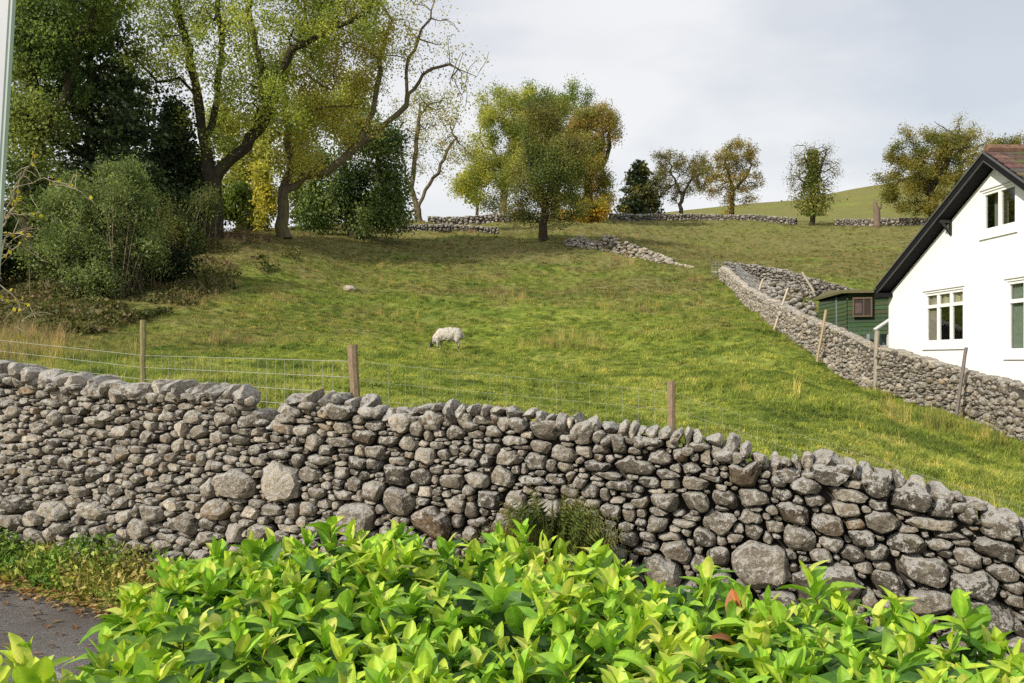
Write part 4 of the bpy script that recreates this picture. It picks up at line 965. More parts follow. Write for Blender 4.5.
def strip(mb, t0, t1, zt, zb_, o0, o1, col):
    for (a, b) in ((t0, t1),):
        v = []
        for o in (o0, o1): v += [hp(a, roofz(a)+zt, o), hp(b, roofz(b)+zt, o), hp(b, roofz(b)+zb_, o), hp(a, roofz(a)+zb_, o)]
        mb.add(v, [(0, 1, 2, 3), (7, 6, 5, 4), (0, 4, 5, 1), (1, 5, 6, 2), (2, 6, 7, 3), (3, 7, 4, 0)], col)
for (a, b) in ((te-.05, ta), (ta, tE+.05)):
    bb = MB(); strip(bb, a, b, .02, -.19, OV, OV+.04, BK); strip(bb, a, b, .035, -.01, OV+.041, OV+.07, (.10, .10, .10)); strip(bb, a, b, -.185, -.20, OV+.003, OV+.05, (.12, .12, .12))
    bb.build('bargeboard', M['black'], house)
    so = MB(); strip(so, a, b, -.175, -.215, .003, OV-.001, BK); so.build('soffit', M['black'], house)
    rs = MB(); strip(rs, a+.05, b, .01, -.19, -dp, OV-.003, (.03, .03, .03)); rs.build('roof_deck', M['black'], house)
eb = MB(); eb.frame_box(Vector(C0), AX, UP, NO, (te-.12, ze-.32, -dp), (te+.28, ze-.20, OV+.06), BK); eb.tube([hp(te-.13, ze-.12, OV+.04), hp(te-.13, ze-.12, -dp)], .065, 8, BK)
eb.build('gutter', M['black'], house)
kb = MB(); tk = ht(944, .2); zk = roofz(tk)-.30
kb.bar(hp(tk, zk, .01), hp(tk, zk, OV), .07, .07, UP, BK); kb.bar(hp(tk, zk-.30, .03), hp(tk, zk-.02, OV-.05), .06, .06, UP, BK); kb.bar(hp(tk, zk-.36, .025), hp(tk, zk, .025), .07, .045, NO, BK)
kb.build('bracket', M['gloss'], house)
# lean-to at the far corner
lt = empty('lean_to', P(884, 352, 29.5), 'small white-edged lean-to porch between the green shed and the white house', 'porch')
lb = MB(); lb.bar(P(874, 329.5, 29), P(892, 317.5, 29), .10, .055, UP, (.75, .75, .73)); lb.bar(P(874, 330.8, 29.05), P(892, 318.8, 29.05), .3, .02, UP, (.2, .2, .2)); lb.build('roof_edge', M['gloss'], lt)
lb = MB(); lb.frame_box(P(868, 362, 29.4), Vector((1, 0, 0)), Vector((0, 1, 0)), UP, (0, 0, 0), (.75, .05, .92), (.10, .14, .13)); lb.build('panel', M['gloss'], lt)
lb = MB()
for px in (868, 876, 888, 891): lb.bar(P(px, 370, 29.2), P(px, 330 if px > 870 else 334, 29.2), .07, .07, UP, (.30, .34, .32) if px < 880 else (.6, .6, .58))
lb.build('post', M['gloss'], lt)

# ------------------------------------------------------------------ green shed
sh = empty('garden_shed', on_ground(850, 34), 'dark green boarded shed with mossy roof beside the white house', 'shed')
GR = (.060, .092, .042)
a = Vector((P(819, 0, 33.5).x, 33.5, 0)); zl = E+.35; f1 = P(847.5, 0, 31.5); f1 = Vector((f1.x, f1.y, 0)); f2 = Vector((P(905, 0, 31.0).x, 31.0, 0))
def zpy(py, D): return E+(HY-py)/F*D
sb = MB()
def boards(p, q, z0, z1a, z1b, n):
    d = (q-p); out = Vector((d.y, -d.x, 0)).normalized()
    if out.y > 0: out = -out
    for k in range(n):
        h0 = k/n; h1 = (k+1)/n
        v = [Vector((p.x, p.y, z0+(z1a-z0)*h0))+out*.03, Vector((q.x, q.y, z0+(z1b-z0)*h0))+out*.03, Vector((q.x, q.y, z0+(z1b-z0)*h1))+out*.008, Vector((p.x, p.y, z0+(z1a-z0)*h1))+out*.008]
        v += [Vector((p.x, p.y, z0+(z1a-z0)*h0)), Vector((q.x, q.y, z0+(z1b-z0)*h0))]
        c = [x*random.uniform(.8, 1.2) for x in GR]; sb.add(v, [(0, 1, 2, 3), (4, 5, 1, 0)], c)
boards(a, f1, zl-.5, zpy(302, 33.5), zpy(295, 31.5), 17)
boards(f1, f2, zl-.5, zpy(294, 31.5), zpy(291, 31), 17)
back = [Vector((a.x, a.y+.02, 0)), Vector((a.x+1.5, a.y+2.4, 0)), Vector((f2.x, f2.y+2.4, 0)), f2]
for p, q in zip(back[:-1], back[1:]): boards(p, q, zl-.5, zpy(297, 33), zpy(295, 33), 12)
sb.build('wall', M['wood'], sh)
rb = MB(); A0 = P(812, 299, 33.9); A1 = P(842, 290.5, 31.2); A2 = P(905, 289.5, 30.7)
A3 = P(907, 289.0, 34); A4 = P(830, 290, 36.5)
v = [A0, A1, A2, A3, A4]; v += [p-UP*.09 for p in v]
rb.add(v, [(0, 1, 2, 3, 4), (9, 8, 7, 6, 5)]+[(i, (i+1) % 5, 5+(i+1) % 5, 5+i) for i in range(5)], (.13, .12, .055)); rb.build('roof', M['wood'], sh)
wb_ = MB(); wp = P(852.5, 317, 31.35); WX = (f2-f1).normalized(); WO = Vector((WX.y, -WX.x, 0)); WO = WO if WO.y < 0 else -WO
w_, h_ = .64, .68; BR = (.14, .10, .06)
for (lo, hi) in (((0, 0, 0), (w_, .05, .06)), ((0, h_-.06, 0), (w_, h_, .06)), ((0, .05, .001), (.05, h_-.06, .058)), ((w_-.05, .05, .001), (w_, h_-.06, .058)), ((w_*.55, .05, .002), (w_*.55+.03, h_-.06, .05))):
    wb_.frame_box(wp, WX, UP, WO, lo, hi, BR)
fw2 = wb_.build('window', M['wood'], sh); pb = MB(); pb.frame_box(wp, WX, UP, WO, (.051, .051, .004), (w_-.051, h_-.061, .02), (.04, .03, .028)); pn = pb.build('pane', M['gloss'], sh)
pb = MB(); pb.frame_box(wp, WX, UP, WO, (.08, .12, .021), (.30, .48, .028), (.11, .08, .07)); pb.build('curtain', M['cloth'], sh)
pb = MB(); pb.tube([P(836.5, 297, 32.2), P(837, 345, 32.2)], .045, 6, (.10, .15, .15)); pb.build('drainpipe', M['gloss'], sh)

# ------------------------------------------------------------------ posts and fences
def post_mesh(a, b, w, col, seed=0, n=8, rd_=True):
    mb = MB(); rr = random.Random(seed); a = Vector(a); b = Vector(b); pts_ = [a.lerp(b, k/7)+Vector((rr.uniform(-1, 1)*w*.06, rr.uniform(-1, 1)*w*.06, 0)) for k in range(8)]
    mb.tube(pts_, [w/2*rr.uniform(.93, 1.06) for _ in range(8)], n, col); return mb
fn = empty('wire_fence', on_ground(143, 12), 'wire netting fence on round wooden posts just behind the lane wall', 'fence')
PW = (.26, .19, .12)
pa = Vector((P(143, 0, 12).x, 12, 0)); pb_ = Vector((P(354, 0, 9).x, 9, 0)); pc = Vector((P(671, 0, 9.3).x, 9.3, 0)); pd = Vector((P(-60, 0, 14).x, 14, 0))
tops = {0: E+(360-320)/F*12, 1: E+(360-345)/F*9, 2: E+(360-381)/F*9.3}
p1 = post_mesh((pa.x, pa.y, H(pa.x, pa.y)-.3), (pa.x, pa.y, tops[0]), .085, (.24, .21, .10), 1).build('post', M['wood'], fn)
p2 = post_mesh((pb_.x+.06, pb_.y, H(pb_.x, pb_.y)-.3), (pb_.x-.02, pb_.y, tops[1]), .105, PW, 2, 8).build('post', M['wood'], fn)
p3 = post_mesh((pc.x, pc.y, H(pc.x, pc.y)-.3), (pc.x, pc.y, tops[2]), .085, PW, 3).build('post', M['wood'], fn)
nt_ = MB(); NC = (.55, .55, .48); WR = .0032
def net(p, q, zt0, zt1, drop, rows, pitch, mb, col=NC, wr=WR, sag=0):
    L = (Vector(q)-Vector(p)).length; n = int(L/pitch)
    def T_(t, k): x = p.x+(q.x-p.x)*t; y = p.y+(q.y-p.y)*t; return Vector((x, y, zt0+(zt1-zt0)*t-drop*k/rows-sag*4*t*(1-t)))
    for k in range(rows+1): mb.tube([T_(j/8, k) for j in range(9)], wr, 3, col)
    for j in range(n+1): mb.tube([T_(j/n, 0), T_(j/n, rows)], wr*.8, 3, col)
za_ = E+(360-355.5)/F*12; zb_ = E+(360-361.5)/F*9; zc_ = E+(360-392)/F*9.3
net(pd, pa, E+(360-334)/F*14, za_, .8, 5, .17, nt_); net(pa, pb_, za_, zb_, .8, 5, .17, nt_)
net(pb_, pc, zb_, zc_, .75, 4, .17, nt_, wr=.0014)
net(pc, Vector((P(1060, 0, 8.5).x, 8.5, 0)), zc_, E+(360-520)/F*8.5, .7, 4, .17, nt_, wr=.0012)
nt_.build('netting', M['wire'], fn)
# leaning stakes along the boundary wall
ST = [((763, 279, 40.5), (753, 309, 40.5), .10, (.50, .42, .30), 'pale leaning stake highest up the boundary wall'),
      ((788, 288, 32), (774, 330, 32), .09, (.50, .43, .32), 'pale leaning stake where the rubble meets the boundary wall'),
      ((826, 310, 26.6), (817, 362, 26.4), .08, (.36, .28, .17), 'brown leaning stake in front of the green shed'),
      ((877, 331, 23.6), (875, 395, 23.4), .12, (.30, .27, .21), 'upright grey post against the boundary wall below the lean-to'),
      ((966, 347.5, 19.9), (956, 420, 19.7), .075, (.17, .15, .13), 'thin dark leaning stake below the three-light window'),
      ((802, 272, 45), (814, 292, 45), .12, (.50, .43, .32), 'pale plank leaning on the far wall left of the shed')]
for i, (t_, b_, w, col, lab) in enumerate(ST):
    a = P(*b_); o = post_mesh(a, P(*t_), w, col, 20+i, 6).build('fence_stake', M['wood'])
    tag(o, lab, 'stake', 'stakes along the boundary wall')
rn = MB()
q0 = [P(722, 0, 50), P(745, 0, 43)]
for (a_, b_, za1, zb1) in (((712, 52), (736, 50), 262, 264), ((736, 50), (760, 41), 264, 283)):
    A_ = P(a_[0], za1, a_[1]); B_ = P(b_[0], zb1, b_[1]); net(Vector((A_.x, A_.y, 0)), Vector((B_.x, B_.y, 0)), A_.z, B_.z, 1.3, 9, .28, rn, (.33, .33, .33), .011)
wn = tag(rn.build('wire_netting', M['wire']), 'grey wire netting round the top end of the boundary wall', 'netting')
rn = MB(); A_ = P(820, 336, 28.5); B_ = P(880, 334, 27.5)
net(Vector((A_.x, A_.y, 0)), Vector((B_.x, B_.y, 0)), zpy(322, 28.5), zpy(331, 27.5), 1.0, 7, .14, rn, (.10, .16, .14), .006)
tag(rn.build('wire_netting', M['wire']), 'green wire netting in front of the garden shed', 'netting')

# white painted post leaning in at the upper left
wp_ = MB(); D = 2.0; a = P(12, 0, D); b = P(-2, 240, D); d = (b-a).normalized(); up_ = a-d*.6; dn = a+d*((a.z-(road_z(-1.0)))/-d.z)
sd = Vector((-d.z, 0, d.x)).normalized(); sd = sd if sd.x < 0 else -sd
wp_.add([], [], ()); 
L_ = (dn-up_).length
wp_.frame_box(up_, d, sd, Vector((0, 1, 0)), (0, .0045, 0), (L_, .10, .018), (.46, .47, .50))  # white paint greyed: its shade is put into the base colour
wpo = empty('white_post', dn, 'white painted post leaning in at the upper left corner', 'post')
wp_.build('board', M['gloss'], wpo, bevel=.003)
wp_ = MB(); wp_.frame_box(up_, d, sd, Vector((0, 1, 0)), (0, 0, .002), (L_, .004, .016), (.36, .44, .37)); wp_.build('edge_strip', M['gloss'], wpo)

# ------------------------------------------------------------------ sheep
S0 = on_ground(447, 30); shp = empty('sheep', S0, 'white woolly sheep with dark face grazing in the meadow', 'sheep')
def fused(balls, limbs, voxel):
    """ellipsoids and tapered limbs fused into one continuous surface"""
    bm = bmesh.new()
    for (c, rx, ry, rz, ay) in balls: bmesh.ops.create_icosphere(bm, subdivisions=3, radius=1, matrix=Matrix.Translation(Vector(c))@Matrix.Rotation(ay, 4, 'Y')@Matrix.Diagonal((rx, ry, rz, 1)))
    for pl, rd_ in limbs:
        t = MB(); t.tube(pl, rd_, 10); vs_ = [bm.verts.new(v) for v in t.V]
        for f in t.F: bm.faces.new([vs_[k] for k in f])
    bmesh.ops.recalc_face_normals(bm, faces=bm.faces)
    me = bpy.data.meshes.new('t'); bm.to_mesh(me); bm.free(); o = bpy.data.objects.new('t', me); COL.objects.link(o)
    m1 = o.modifiers.new('r', 'REMESH'); m1.mode = 'VOXEL'; m1.voxel_size = voxel; m2 = o.modifiers.new('s', 'SMOOTH'); m2.iterations = 5; m2.factor = .5
    dg = bpy.context.evaluated_depsgraph_get(); dg.update(); res = bpy.data.meshes.new_from_object(o.evaluated_get(dg)); bpy.data.objects.remove(o); bpy.data.meshes.remove(me); return res
# local: +x is the tail end, the head reaches down to the left
balls = [((.10, 0, .60), .44, .25, .255, 0), ((.36, 0, .60), .24, .225, .24, 0), ((-.20, 0, .58), .25, .20, .24, 0), ((-.41, 0, .47), .20, .12, .15, -.9), ((-.555, 0, .28), .135, .075, .085, -.95), ((-.635, 0, .16), .07, .05, .055, -.9)]
limbs = []
for (x, y) in ((-.24, .11), (-.32, -.11), (.36, .12), (.43, -.12)):
    if x < 0: limbs.append(([Vector((x, y, .5)), Vector((x, y, .36)), Vector((x-.01, y, .22)), Vector((x-.02, y, .10)), Vector((x-.03, y, .0))], [.10, .07, .040, .034, .040]))
    else: limbs.append(([Vector((x, y, .52)), Vector((x-.02, y, .38)), Vector((x+.06, y, .24)), Vector((x+.035, y, .12)), Vector((x+.02, y, .0))], [.13, .095, .045, .034, .040]))
me = fused(balls, limbs, .022)
cs = me.color_attributes.new('col', 'FLOAT_COLOR', 'POINT')
for i, v in enumerate(me.vertices):
    c = v.co; wool = c.z > .24 and c.x > -.55
    if wool and c.z > .3:
        nrm = c-Vector((c.x, 0, .6)); nn = noise.noise(c*9)*.03+noise.noise(c*22)*.016; v.co += nrm.normalized()*(nn+.015)
    if c.x < -.535: col = (.05, .045, .04) if c.x > -.665 else (.45, .42, .38)
    elif c.z < .24: col = (.42, .38, .32) if noise.noise(c*7) > -.1 else (.08, .07, .06)
    else: col = (.50, .46, .39)
    cs.data[i].color = (*col, 1)
for p in me.polygons: p.use_smooth = True
ang = R(-8); RM = Matrix.Translation(S0+Vector((0, 0, -.02)))@Matrix.Rotation(ang, 4, 'Z')@Matrix.Scale(.90, 4)
def sp(o): 
    o.data.transform(RM); return o
sp(link('body', me, M['wool'], shp))
for sg in (-1, 1):
    hb = MB(); hb.tube([Vector((-.50, sg*.05, .37)), Vector((-.47, sg*.11, .40)), Vector((-.43, sg*.15, .36)), Vector((-.45, sg*.17, .29)), Vector((-.51, sg*.17, .28))], [.022, .02, .017, .013, .007], 6, (.42, .37, .30)); sp(hb.build('horn', M['wood'], shp, True))
for sg in (-1, 1): eb = MB(); eb.tube([Vector((-.50, sg*.06, .33)), Vector((-.49, sg*.12, .31)), Vector((-.50, sg*.17, .28))], [.02, .03, .008], 6, (.06, .05, .05)); sp(eb.build('ear', M['wool'], shp, True))
tb_ = MB(); tb_.tube([Vector((.56, 0, .64)), Vector((.61, 0, .54)), Vector((.60, 0, .40))], [.05, .05, .02], 6, (.6, .55, .46)); sp(tb_.build('tail', M['wool'], shp, True))

# ------------------------------------------------------------------ grass
def tuft(name, n, h, spread, lean, wid, dry=0, seed=1):
    r = np.random.default_rng(seed); V = []; Fa = []; C_ = []
    for k in range(n):
        a = r.uniform(0, 2*math.pi); d = r.uniform(0, spread); bx_, by_ = math.cos(a)*d, math.sin(a)*d; hh = h*r.uniform(.45, 1.1); la = r.uniform(0, 2*math.pi); le = lean*hh*r.uniform(.3, 1.3)
        px_, py_ = math.cos(la+1.57)*wid, math.sin(la+1.57)*wid; b = len(V)
        for (t, w) in ((0, 1), (.55, .8), (1, 0)):
            cx_, cy_, cz_ = bx_+math.cos(la)*le*t*t, by_+math.sin(la)*le*t*t, hh*t*(1-.18*t*lean)
            if w: V += [(cx_-px_*w, cy_-py_*w, cz_), (cx_+px_*w, cy_+py_*w, cz_)]
            else: V += [(cx_, cy_, cz_)]
        Fa += [(b, b+1, b+3, b+2), (b+2, b+3, b+4, b+4)]
        v = r.uniform(.7, 1.35); c = (v, v, v)
        if r.random() < dry: c = (v*1.3, v*1.0, v*1.5)
        C_ += [c]*5
    return mesh_mixed(name, np.array(V), np.array(Fa), np.array(C_), False)
gcol = bpy.data.collections.new('grass_sources')
TF = [tuft('tuft', 30, .075, .12, 1.3, .0045, .1, 1), tuft('tuft', 26, .10, .10, 1.1, .005, .15, 2), tuft('tuft', 34, .055, .14, 1.5, .005, .05, 3), tuft('tuft', 26, .15, .12, .9, .004, .35, 4), tuft('tuft', 18, .40, .12, .4, .004, 1.0, 5)]
for i, t in enumerate(TF):
    t.materials.append(M['blade']); o = bpy.data.objects.new('tuft_%d' % i, t); gcol.objects.link(o)
def scatter(name, T, idxs, scl, label, coll):
    me = bpy.data.meshes.new(name); me.vertices.add(len(T)); me.vertices.foreach_set('co', np.asarray(T, dtype=np.float32).ravel())
    for nm, ty, dat in (('pick', 'INT', idxs), ('scl', 'FLOAT', scl), ('rotz', 'FLOAT', rng.uniform(0, 6.28, len(T)))):
        a = me.attributes.new(nm, ty, 'POINT'); a.data.foreach_set('value', np.asarray(dat, dtype=np.int32 if ty == 'INT' else np.float32))
    o = link(name, me, M['blade']); ng = bpy.data.node_groups.new(name, 'GeometryNodeTree')
    ng.interface.new_socket('Geometry', in_out='INPUT', socket_type='NodeSocketGeometry'); ng.interface.new_socket('Geometry', in_out='OUTPUT', socket_type='NodeSocketGeometry')
    n = ng.nodes; i_ = n.new('NodeGroupInput'); o_ = n.new('NodeGroupOutput'); ip = n.new('GeometryNodeInstanceOnPoints'); ci = n.new('GeometryNodeCollectionInfo')
    ci.inputs['Collection'].default_value = coll; ci.inputs['Separate Children'].default_value = True; ci.inputs['Reset Children'].default_value = True
    def na(nm, dt):
        q = n.new('GeometryNodeInputNamedAttribute'); q.data_type = dt; q.inputs['Name'].default_value = nm; return q.outputs['Attribute']
    ip.inputs['Pick Instance'].default_value = True; ng.links.new(i_.outputs[0], ip.inputs['Points']); ng.links.new(ci.outputs[0], ip.inputs['Instance'])
    ng.links.new(na('pick', 'INT'), ip.inputs['Instance Index']); cx_ = n.new('ShaderNodeCombineXYZ'); ng.links.new(na('rotz', 'FLOAT'), cx_.inputs['Z']); ng.links.new(cx_.outputs[0], ip.inputs['Rotation'])
    ng.links.new(na('scl', 'FLOAT'), ip.inputs['Scale']); ng.links.new(ip.outputs[0], o_.inputs[0]); md = o.modifiers.new('gn', 'NODES'); md.node_group = ng
    return tag(o, label, 'grass', kind='stuff')
_gz = GZ
def ground_fast(x, y):
    i = np.clip(np.searchsorted(xs, x)-1, 0, nx-2); j = np.clip(np.searchsorted(ys, y)-1, 0, ny-2)
    fx = (x-xs[i])/(xs[i+1]-xs[i]); fy = (y-ys[j])/(ys[j+1]-ys[j])
    return (_gz[j, i]*(1-fx)+_gz[j, i+1]*fx)*(1-fy)+(_gz[j+1, i]*(1-fx)+_gz[j+1, i+1]*fx)*fy
TT = []; II = []; SS = []
for (d0, d1, den, sc) in ((7.2, 11, 120, .95), (11, 16, 110, 1.0), (16, 24, 60, 1.15), (24, 36, 30, 1.4), (36, 55, 13, 1.8), (55, 80, 5, 2.2), (80, 125, 1.6, 2.6)):
    xm = d1*.64+1; n = int((d1-d0)*2*xm*den); y = rng.uniform(d0, d1, n); x = rng.uniform(-xm, xm, n)
    k = (np.abs(x/y) < .64) & (y-wall_y(x) > .28)
    # stay off the garden side of the boundary wall (short turf there)
    x, y = x[k], y[k]; z = ground_fast(x, y); m_ = len(x)
    w = np.array([noise.noise((a*.35, b*.35, 3.3)) for a, b in zip(x, y)]); pxx = x/y*F+CX; pyy = HY-(z-E)/y*F
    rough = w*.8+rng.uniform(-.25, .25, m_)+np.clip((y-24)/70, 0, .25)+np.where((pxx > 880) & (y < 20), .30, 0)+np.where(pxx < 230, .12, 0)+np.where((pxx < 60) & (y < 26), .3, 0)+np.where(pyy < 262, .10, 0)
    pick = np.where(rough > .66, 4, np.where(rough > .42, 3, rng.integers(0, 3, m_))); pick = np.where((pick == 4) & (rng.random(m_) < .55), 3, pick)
    TT.append(np.stack([x, y, z-.01], 1)); II.append(pick); s_ = sc*rng.uniform(.6, 1.25, m_)*(1+.5*np.clip(w, -.5, .5)); s_ = np.where(pick >= 3, s_*np.clip(.95-y/220, .4, 1)*(1/sc)**.45, s_); SS.append(s_)
TT = np.concatenate(TT); print('tufts', len(TT))
scatter('meadow_grass', TT, np.concatenate(II), np.concatenate(SS), 'green and brown meadow grass covering the hillside behind the lane wall', gcol)

# rank undergrowth on the bank, its dark colours also holding the trees' shade
r = np.random.default_rng(78); n = 90000; yy = r.uniform(25, 50, n); pxl = r.uniform(-60, 300, n)*np.where(r.random(n) < .5, .7, 1); xx = (pxl-CX)/F*yy
zz = ground_fast(xx, yy); w = np.array([noise.noise((a*.5, b*.5, 7)) for a, b in zip(xx, yy)]); pyy = HY-(zz-E)/yy*F
k = (w > np.interp(pxl, [-60, 60, 170, 300], [-.6, -.42, -.15, .22])) & (pyy < np.interp(pxl, [0, 100, 200, 300], [345, 335, 305, 262])); xx, yy, zz, w = xx[k], yy[k], zz[k], w[k]; n = len(xx)
T = np.stack([xx, yy, zz+r.random(n)*(.10+.55*np.clip(w+.2, 0, 1))], 1)
vv, ff, cc = bake(LEAFQ[0], LEAFQ[1], rand_rot(n, r), T, .14*r.uniform(.5, 1.3, n), palette(T, [(.06, .075, .022), (.11, .11, .035), (.16, .13, .05), (.09, .12, .03), (.19, .14, .07)], .5, r))
tag(link('undergrowth', np_mesh('undergrowth', vv, ff, cc), M['herb']), 'brown and dull green undergrowth on the bank below the trees at the left', 'undergrowth', kind='stuff')
# verge growth at the foot of the lane wall
r = np.random.default_rng(77); T = []; SZ = []
n = 24000; x = r.uniform(-6.5, 4.5, n); dd = r.beta(1.3, 1.4, n)*.95
y = wall_y(x)-.28-dd*np.array([max(.05, wall_y(a)-.28-edge_y(a)-.02) for a in x]); w = np.array([noise.noise((a*1.6, b*1.6, 0)) for a, b in zip(x, y)])
hg = (.13+.24*np.clip(w+.4, 0, 1))*(1-.55*dd)*np.where(x > -1.5, .55, 1); z0 = ground_fast(x, y); z = z0+r.random(n)*hg
T = np.stack([x, y, z], 1); C_ = palette(T, [(.08, .16, .03), (.14, .26, .045), (.26, .34, .06), (.36, .30, .09)], 2.2, r, .3)
tv = np.array([[0, 0, 0], [.35, .28, .06], [1, 0, -.08], [.35, -.28, .06]]); vv, ff, cc = bake(tv, LEAFQ[1], rand_rot(n, r), T, .052*r.uniform(.5, 1.4, n), C_)
tag(link('verge_plants', np_mesh('verge_plants', vv, ff, cc), M['herb']), 'nettles and low weeds growing at the foot of the lane wall', 'weeds', kind='stuff')
n = 2200; x = r.uniform(-6.5, 0, n); y = np.array([edge_y(a) for a in x])+r.normal(.02, .10, n); z = ground_fast(x, y)+.015
sel = r.random(n) < .12; y = np.where(sel, y-r.random(n)*1.3, y); z = ground_fast(x, y)+.03
fl = rand_rot(n, r)*.25; fl[:, 2, 2] = 1; an = r.uniform(0, 6.28, n); Rz = np.zeros((n, 3, 3)); Rz[:, 0, 0] = np.cos(an); Rz[:, 0, 1] = -np.sin(an); Rz[:, 1, 0] = np.sin(an); Rz[:, 1, 1] = np.cos(an); Rz[:, 2, 2] = 1; Rz[:, 2, 0] = r.normal(0, .3, n)
vv, ff, cc = bake(tv, LEAFQ[1], Rz, np.stack([x, y, z], 1), .055*r.uniform(.5, 1.4, n), palette(np.stack([x, y, z], 1)*8, [(.20, .09, .04), (.36, .20, .08), (.48, .34, .15), (.12, .07, .04)], 1, r))
tag(link('leaf_litter', np_mesh('leaf_litter', vv, ff, cc), M['herb']), 'brown fallen leaves along the edge of the lane', 'fallen leaves', kind='stuff')
# blades among the weeds
n = 520; x = r.uniform(-6.5, 1, n); y = wall_y(x)-.3-r.random(n)*.6; z = ground_fast(x, y)-.01
gc2 = bpy.data.collections.new('verge_sources')
for i in (0, 1, 3):
    o = bpy.data.objects.new('vt_%d' % i, TF[i]); gc2.objects.link(o)
scatter('verge_grass', np.stack([x, y, z], 1), r.integers(0, 3, n), r.uniform(.6, 1.3, n), 'tufts of grass among the weeds beside the lane', gc2)

# fern at the foot of the wall
def fern(px, D, base_z, ht_, nf, spreadx, name, label, pal, seed):
    r = np.random.default_rng(seed); x = (px-CX)/F*D; b = Vector((x, D, base_z)); root = empty(name, b, label, 'fern'); st_ = MB(); T = []; Rm = []; S_ = []
    for k in range(nf):
        a = r.uniform(0, 2*math.pi); out = spreadx*r.uniform(.3, 1.0); L = ht_*r.uniform(.7, 1.05); pl = []
        for j in range(15):
            t = j/14; pl.append(b+Vector((math.cos(a)*out*(t**1.5)+r.normal(0, .002), (math.sin(a)*out*.45-.08)*t**1.5, L*(t-.30*t*t*(.6+out/spreadx))*1.35)))
        st_.tube(pl, list(np.linspace(.005, .0015, 15)), 3, (.14, .13, .04))
        for j in range(2, 15):
            d = (pl[j]-pl[j-1]).normalized(); sdv = d.cross(Vector((math.sin(a), -math.cos(a), .4))).normalized(); wl = .13*math.sin(math.pi*min(1, (j/14)*.85+.12))+.015
            for sg in (-1, 1):
                for q in range(2):
                    p = pl[j-1].lerp(pl[j], q*.5); X_ = (sdv*sg+d*.45+Vector((0, 0, -.15))).normalized(); Z_ = X_.cross(d).normalized(); Y_ = Z_.cross(X_)
                    T.append(p[:]); Rm.append(np.array([[X_.x, Y_.x, Z_.x], [X_.y, Y_.y, Z_.y], [X_.z, Y_.z, Z_.z]])); S_.append(wl*r.uniform(.8, 1.1))
    st_.build('stem', M['twig'], root); T = np.array(T)
    tv = np.array([[0, -.04, 0], [.4, -.11, .01], [1, 0, -.10], [.4, .11, .01]]); C_ = palette(T, pal, 2.5, r, .3)
    vv, ff, cc = bake(tv, LEAFQ[1], np.array(Rm), T, np.array(S_), C_); link('frond', np_mesh('frond', vv, ff, cc), M['herb'], root); return root
fern(552, 6.45, E-1.95, 1.08, 130, .62, 'fern', 'bushy dark green fern growing at the foot of the lane wall', [(.05, .08, .016), (.09, .12, .024), (.15, .17, .035), (.22, .20, .05)], 3)
fern(492, 6.5, E-1.90, .72, 30, .25, 'fern', 'small brownish dying fern left of the bushy one', [(.10, .07, .03), (.14, .11, .03), (.07, .08, .02)], 4)
fern(612, 6.45, E-1.95, .5, 16, .2, 'fern', 'small mossy fern right of the bushy one', [(.07, .08, .02), (.14, .13, .03)], 5)

# ------------------------------------------------------------------ laurel hedge
hroot = empty('laurel_hedge', (0, 2.6, float(road_z(0))), 'bright green cherry laurel hedge across the foreground', 'hedge')
r = np.random.default_rng(31)
def leaf_tpl(droop, fold, twist=0):
    L = []; prof = [(0, .03), (.14, .14), (.40, .225), (.68, .215), (.89, .12), (1, 0.015)]
    for (t, w) in prof:
        z = droop*(t-.0)*(1-t)*.9-droop*.55*t*t
        for sg in (-1, -.5, 0, .5, 1): L.append((t, sg*w, z+abs(sg)*w*fold+twist*sg*w*t+.012*math.sin(t*14+sg*2)*abs(sg)))
    f = []
    for k in range(5):
        for j in range(4): f.append((k*5+j, k*5+5+j, k*5+6+j, k*5+1+j))
    return np.array(L), np.array(f)
TPL = [leaf_tpl(.25, .35), leaf_tpl(.55, .5, .2), leaf_tpl(-.05, .25, -.2), leaf_tpl(.9, .4, .1), leaf_tpl(.1, .6)]
def frame_from(dirs, ups):
    X_ = dirs/np.linalg.norm(dirs, axis=1)[:, None]; Z_ = ups-(ups*X_).sum(1)[:, None]*X_; Z_ /= np.linalg.norm(Z_, axis=1)[:, None]+1e-9; Y_ = np.cross(Z_, X_)
    return np.stack([X_, Y_, Z_], 2)
def back_edge(x): return np.interp(x, [-1.6, -1.0, 0, 1.0, 1.6, 2.2], [3.2, 3.5, 3.45, 2.95, 2.55, 2.3])
def htop(x, y):
    e = np.interp(x-.5*(xl(y)+1.36), [-1.65, -1.3, -.95, -.3, .5, 1.0, 2], [-1.05, -.84, -.73, -.70, -.765, -.84, -.90])
    return E+e+.035+.05*noise.noise((x*2.2, y*2.2, 0))+.03*noise.noise((x*6, y*6, 3))
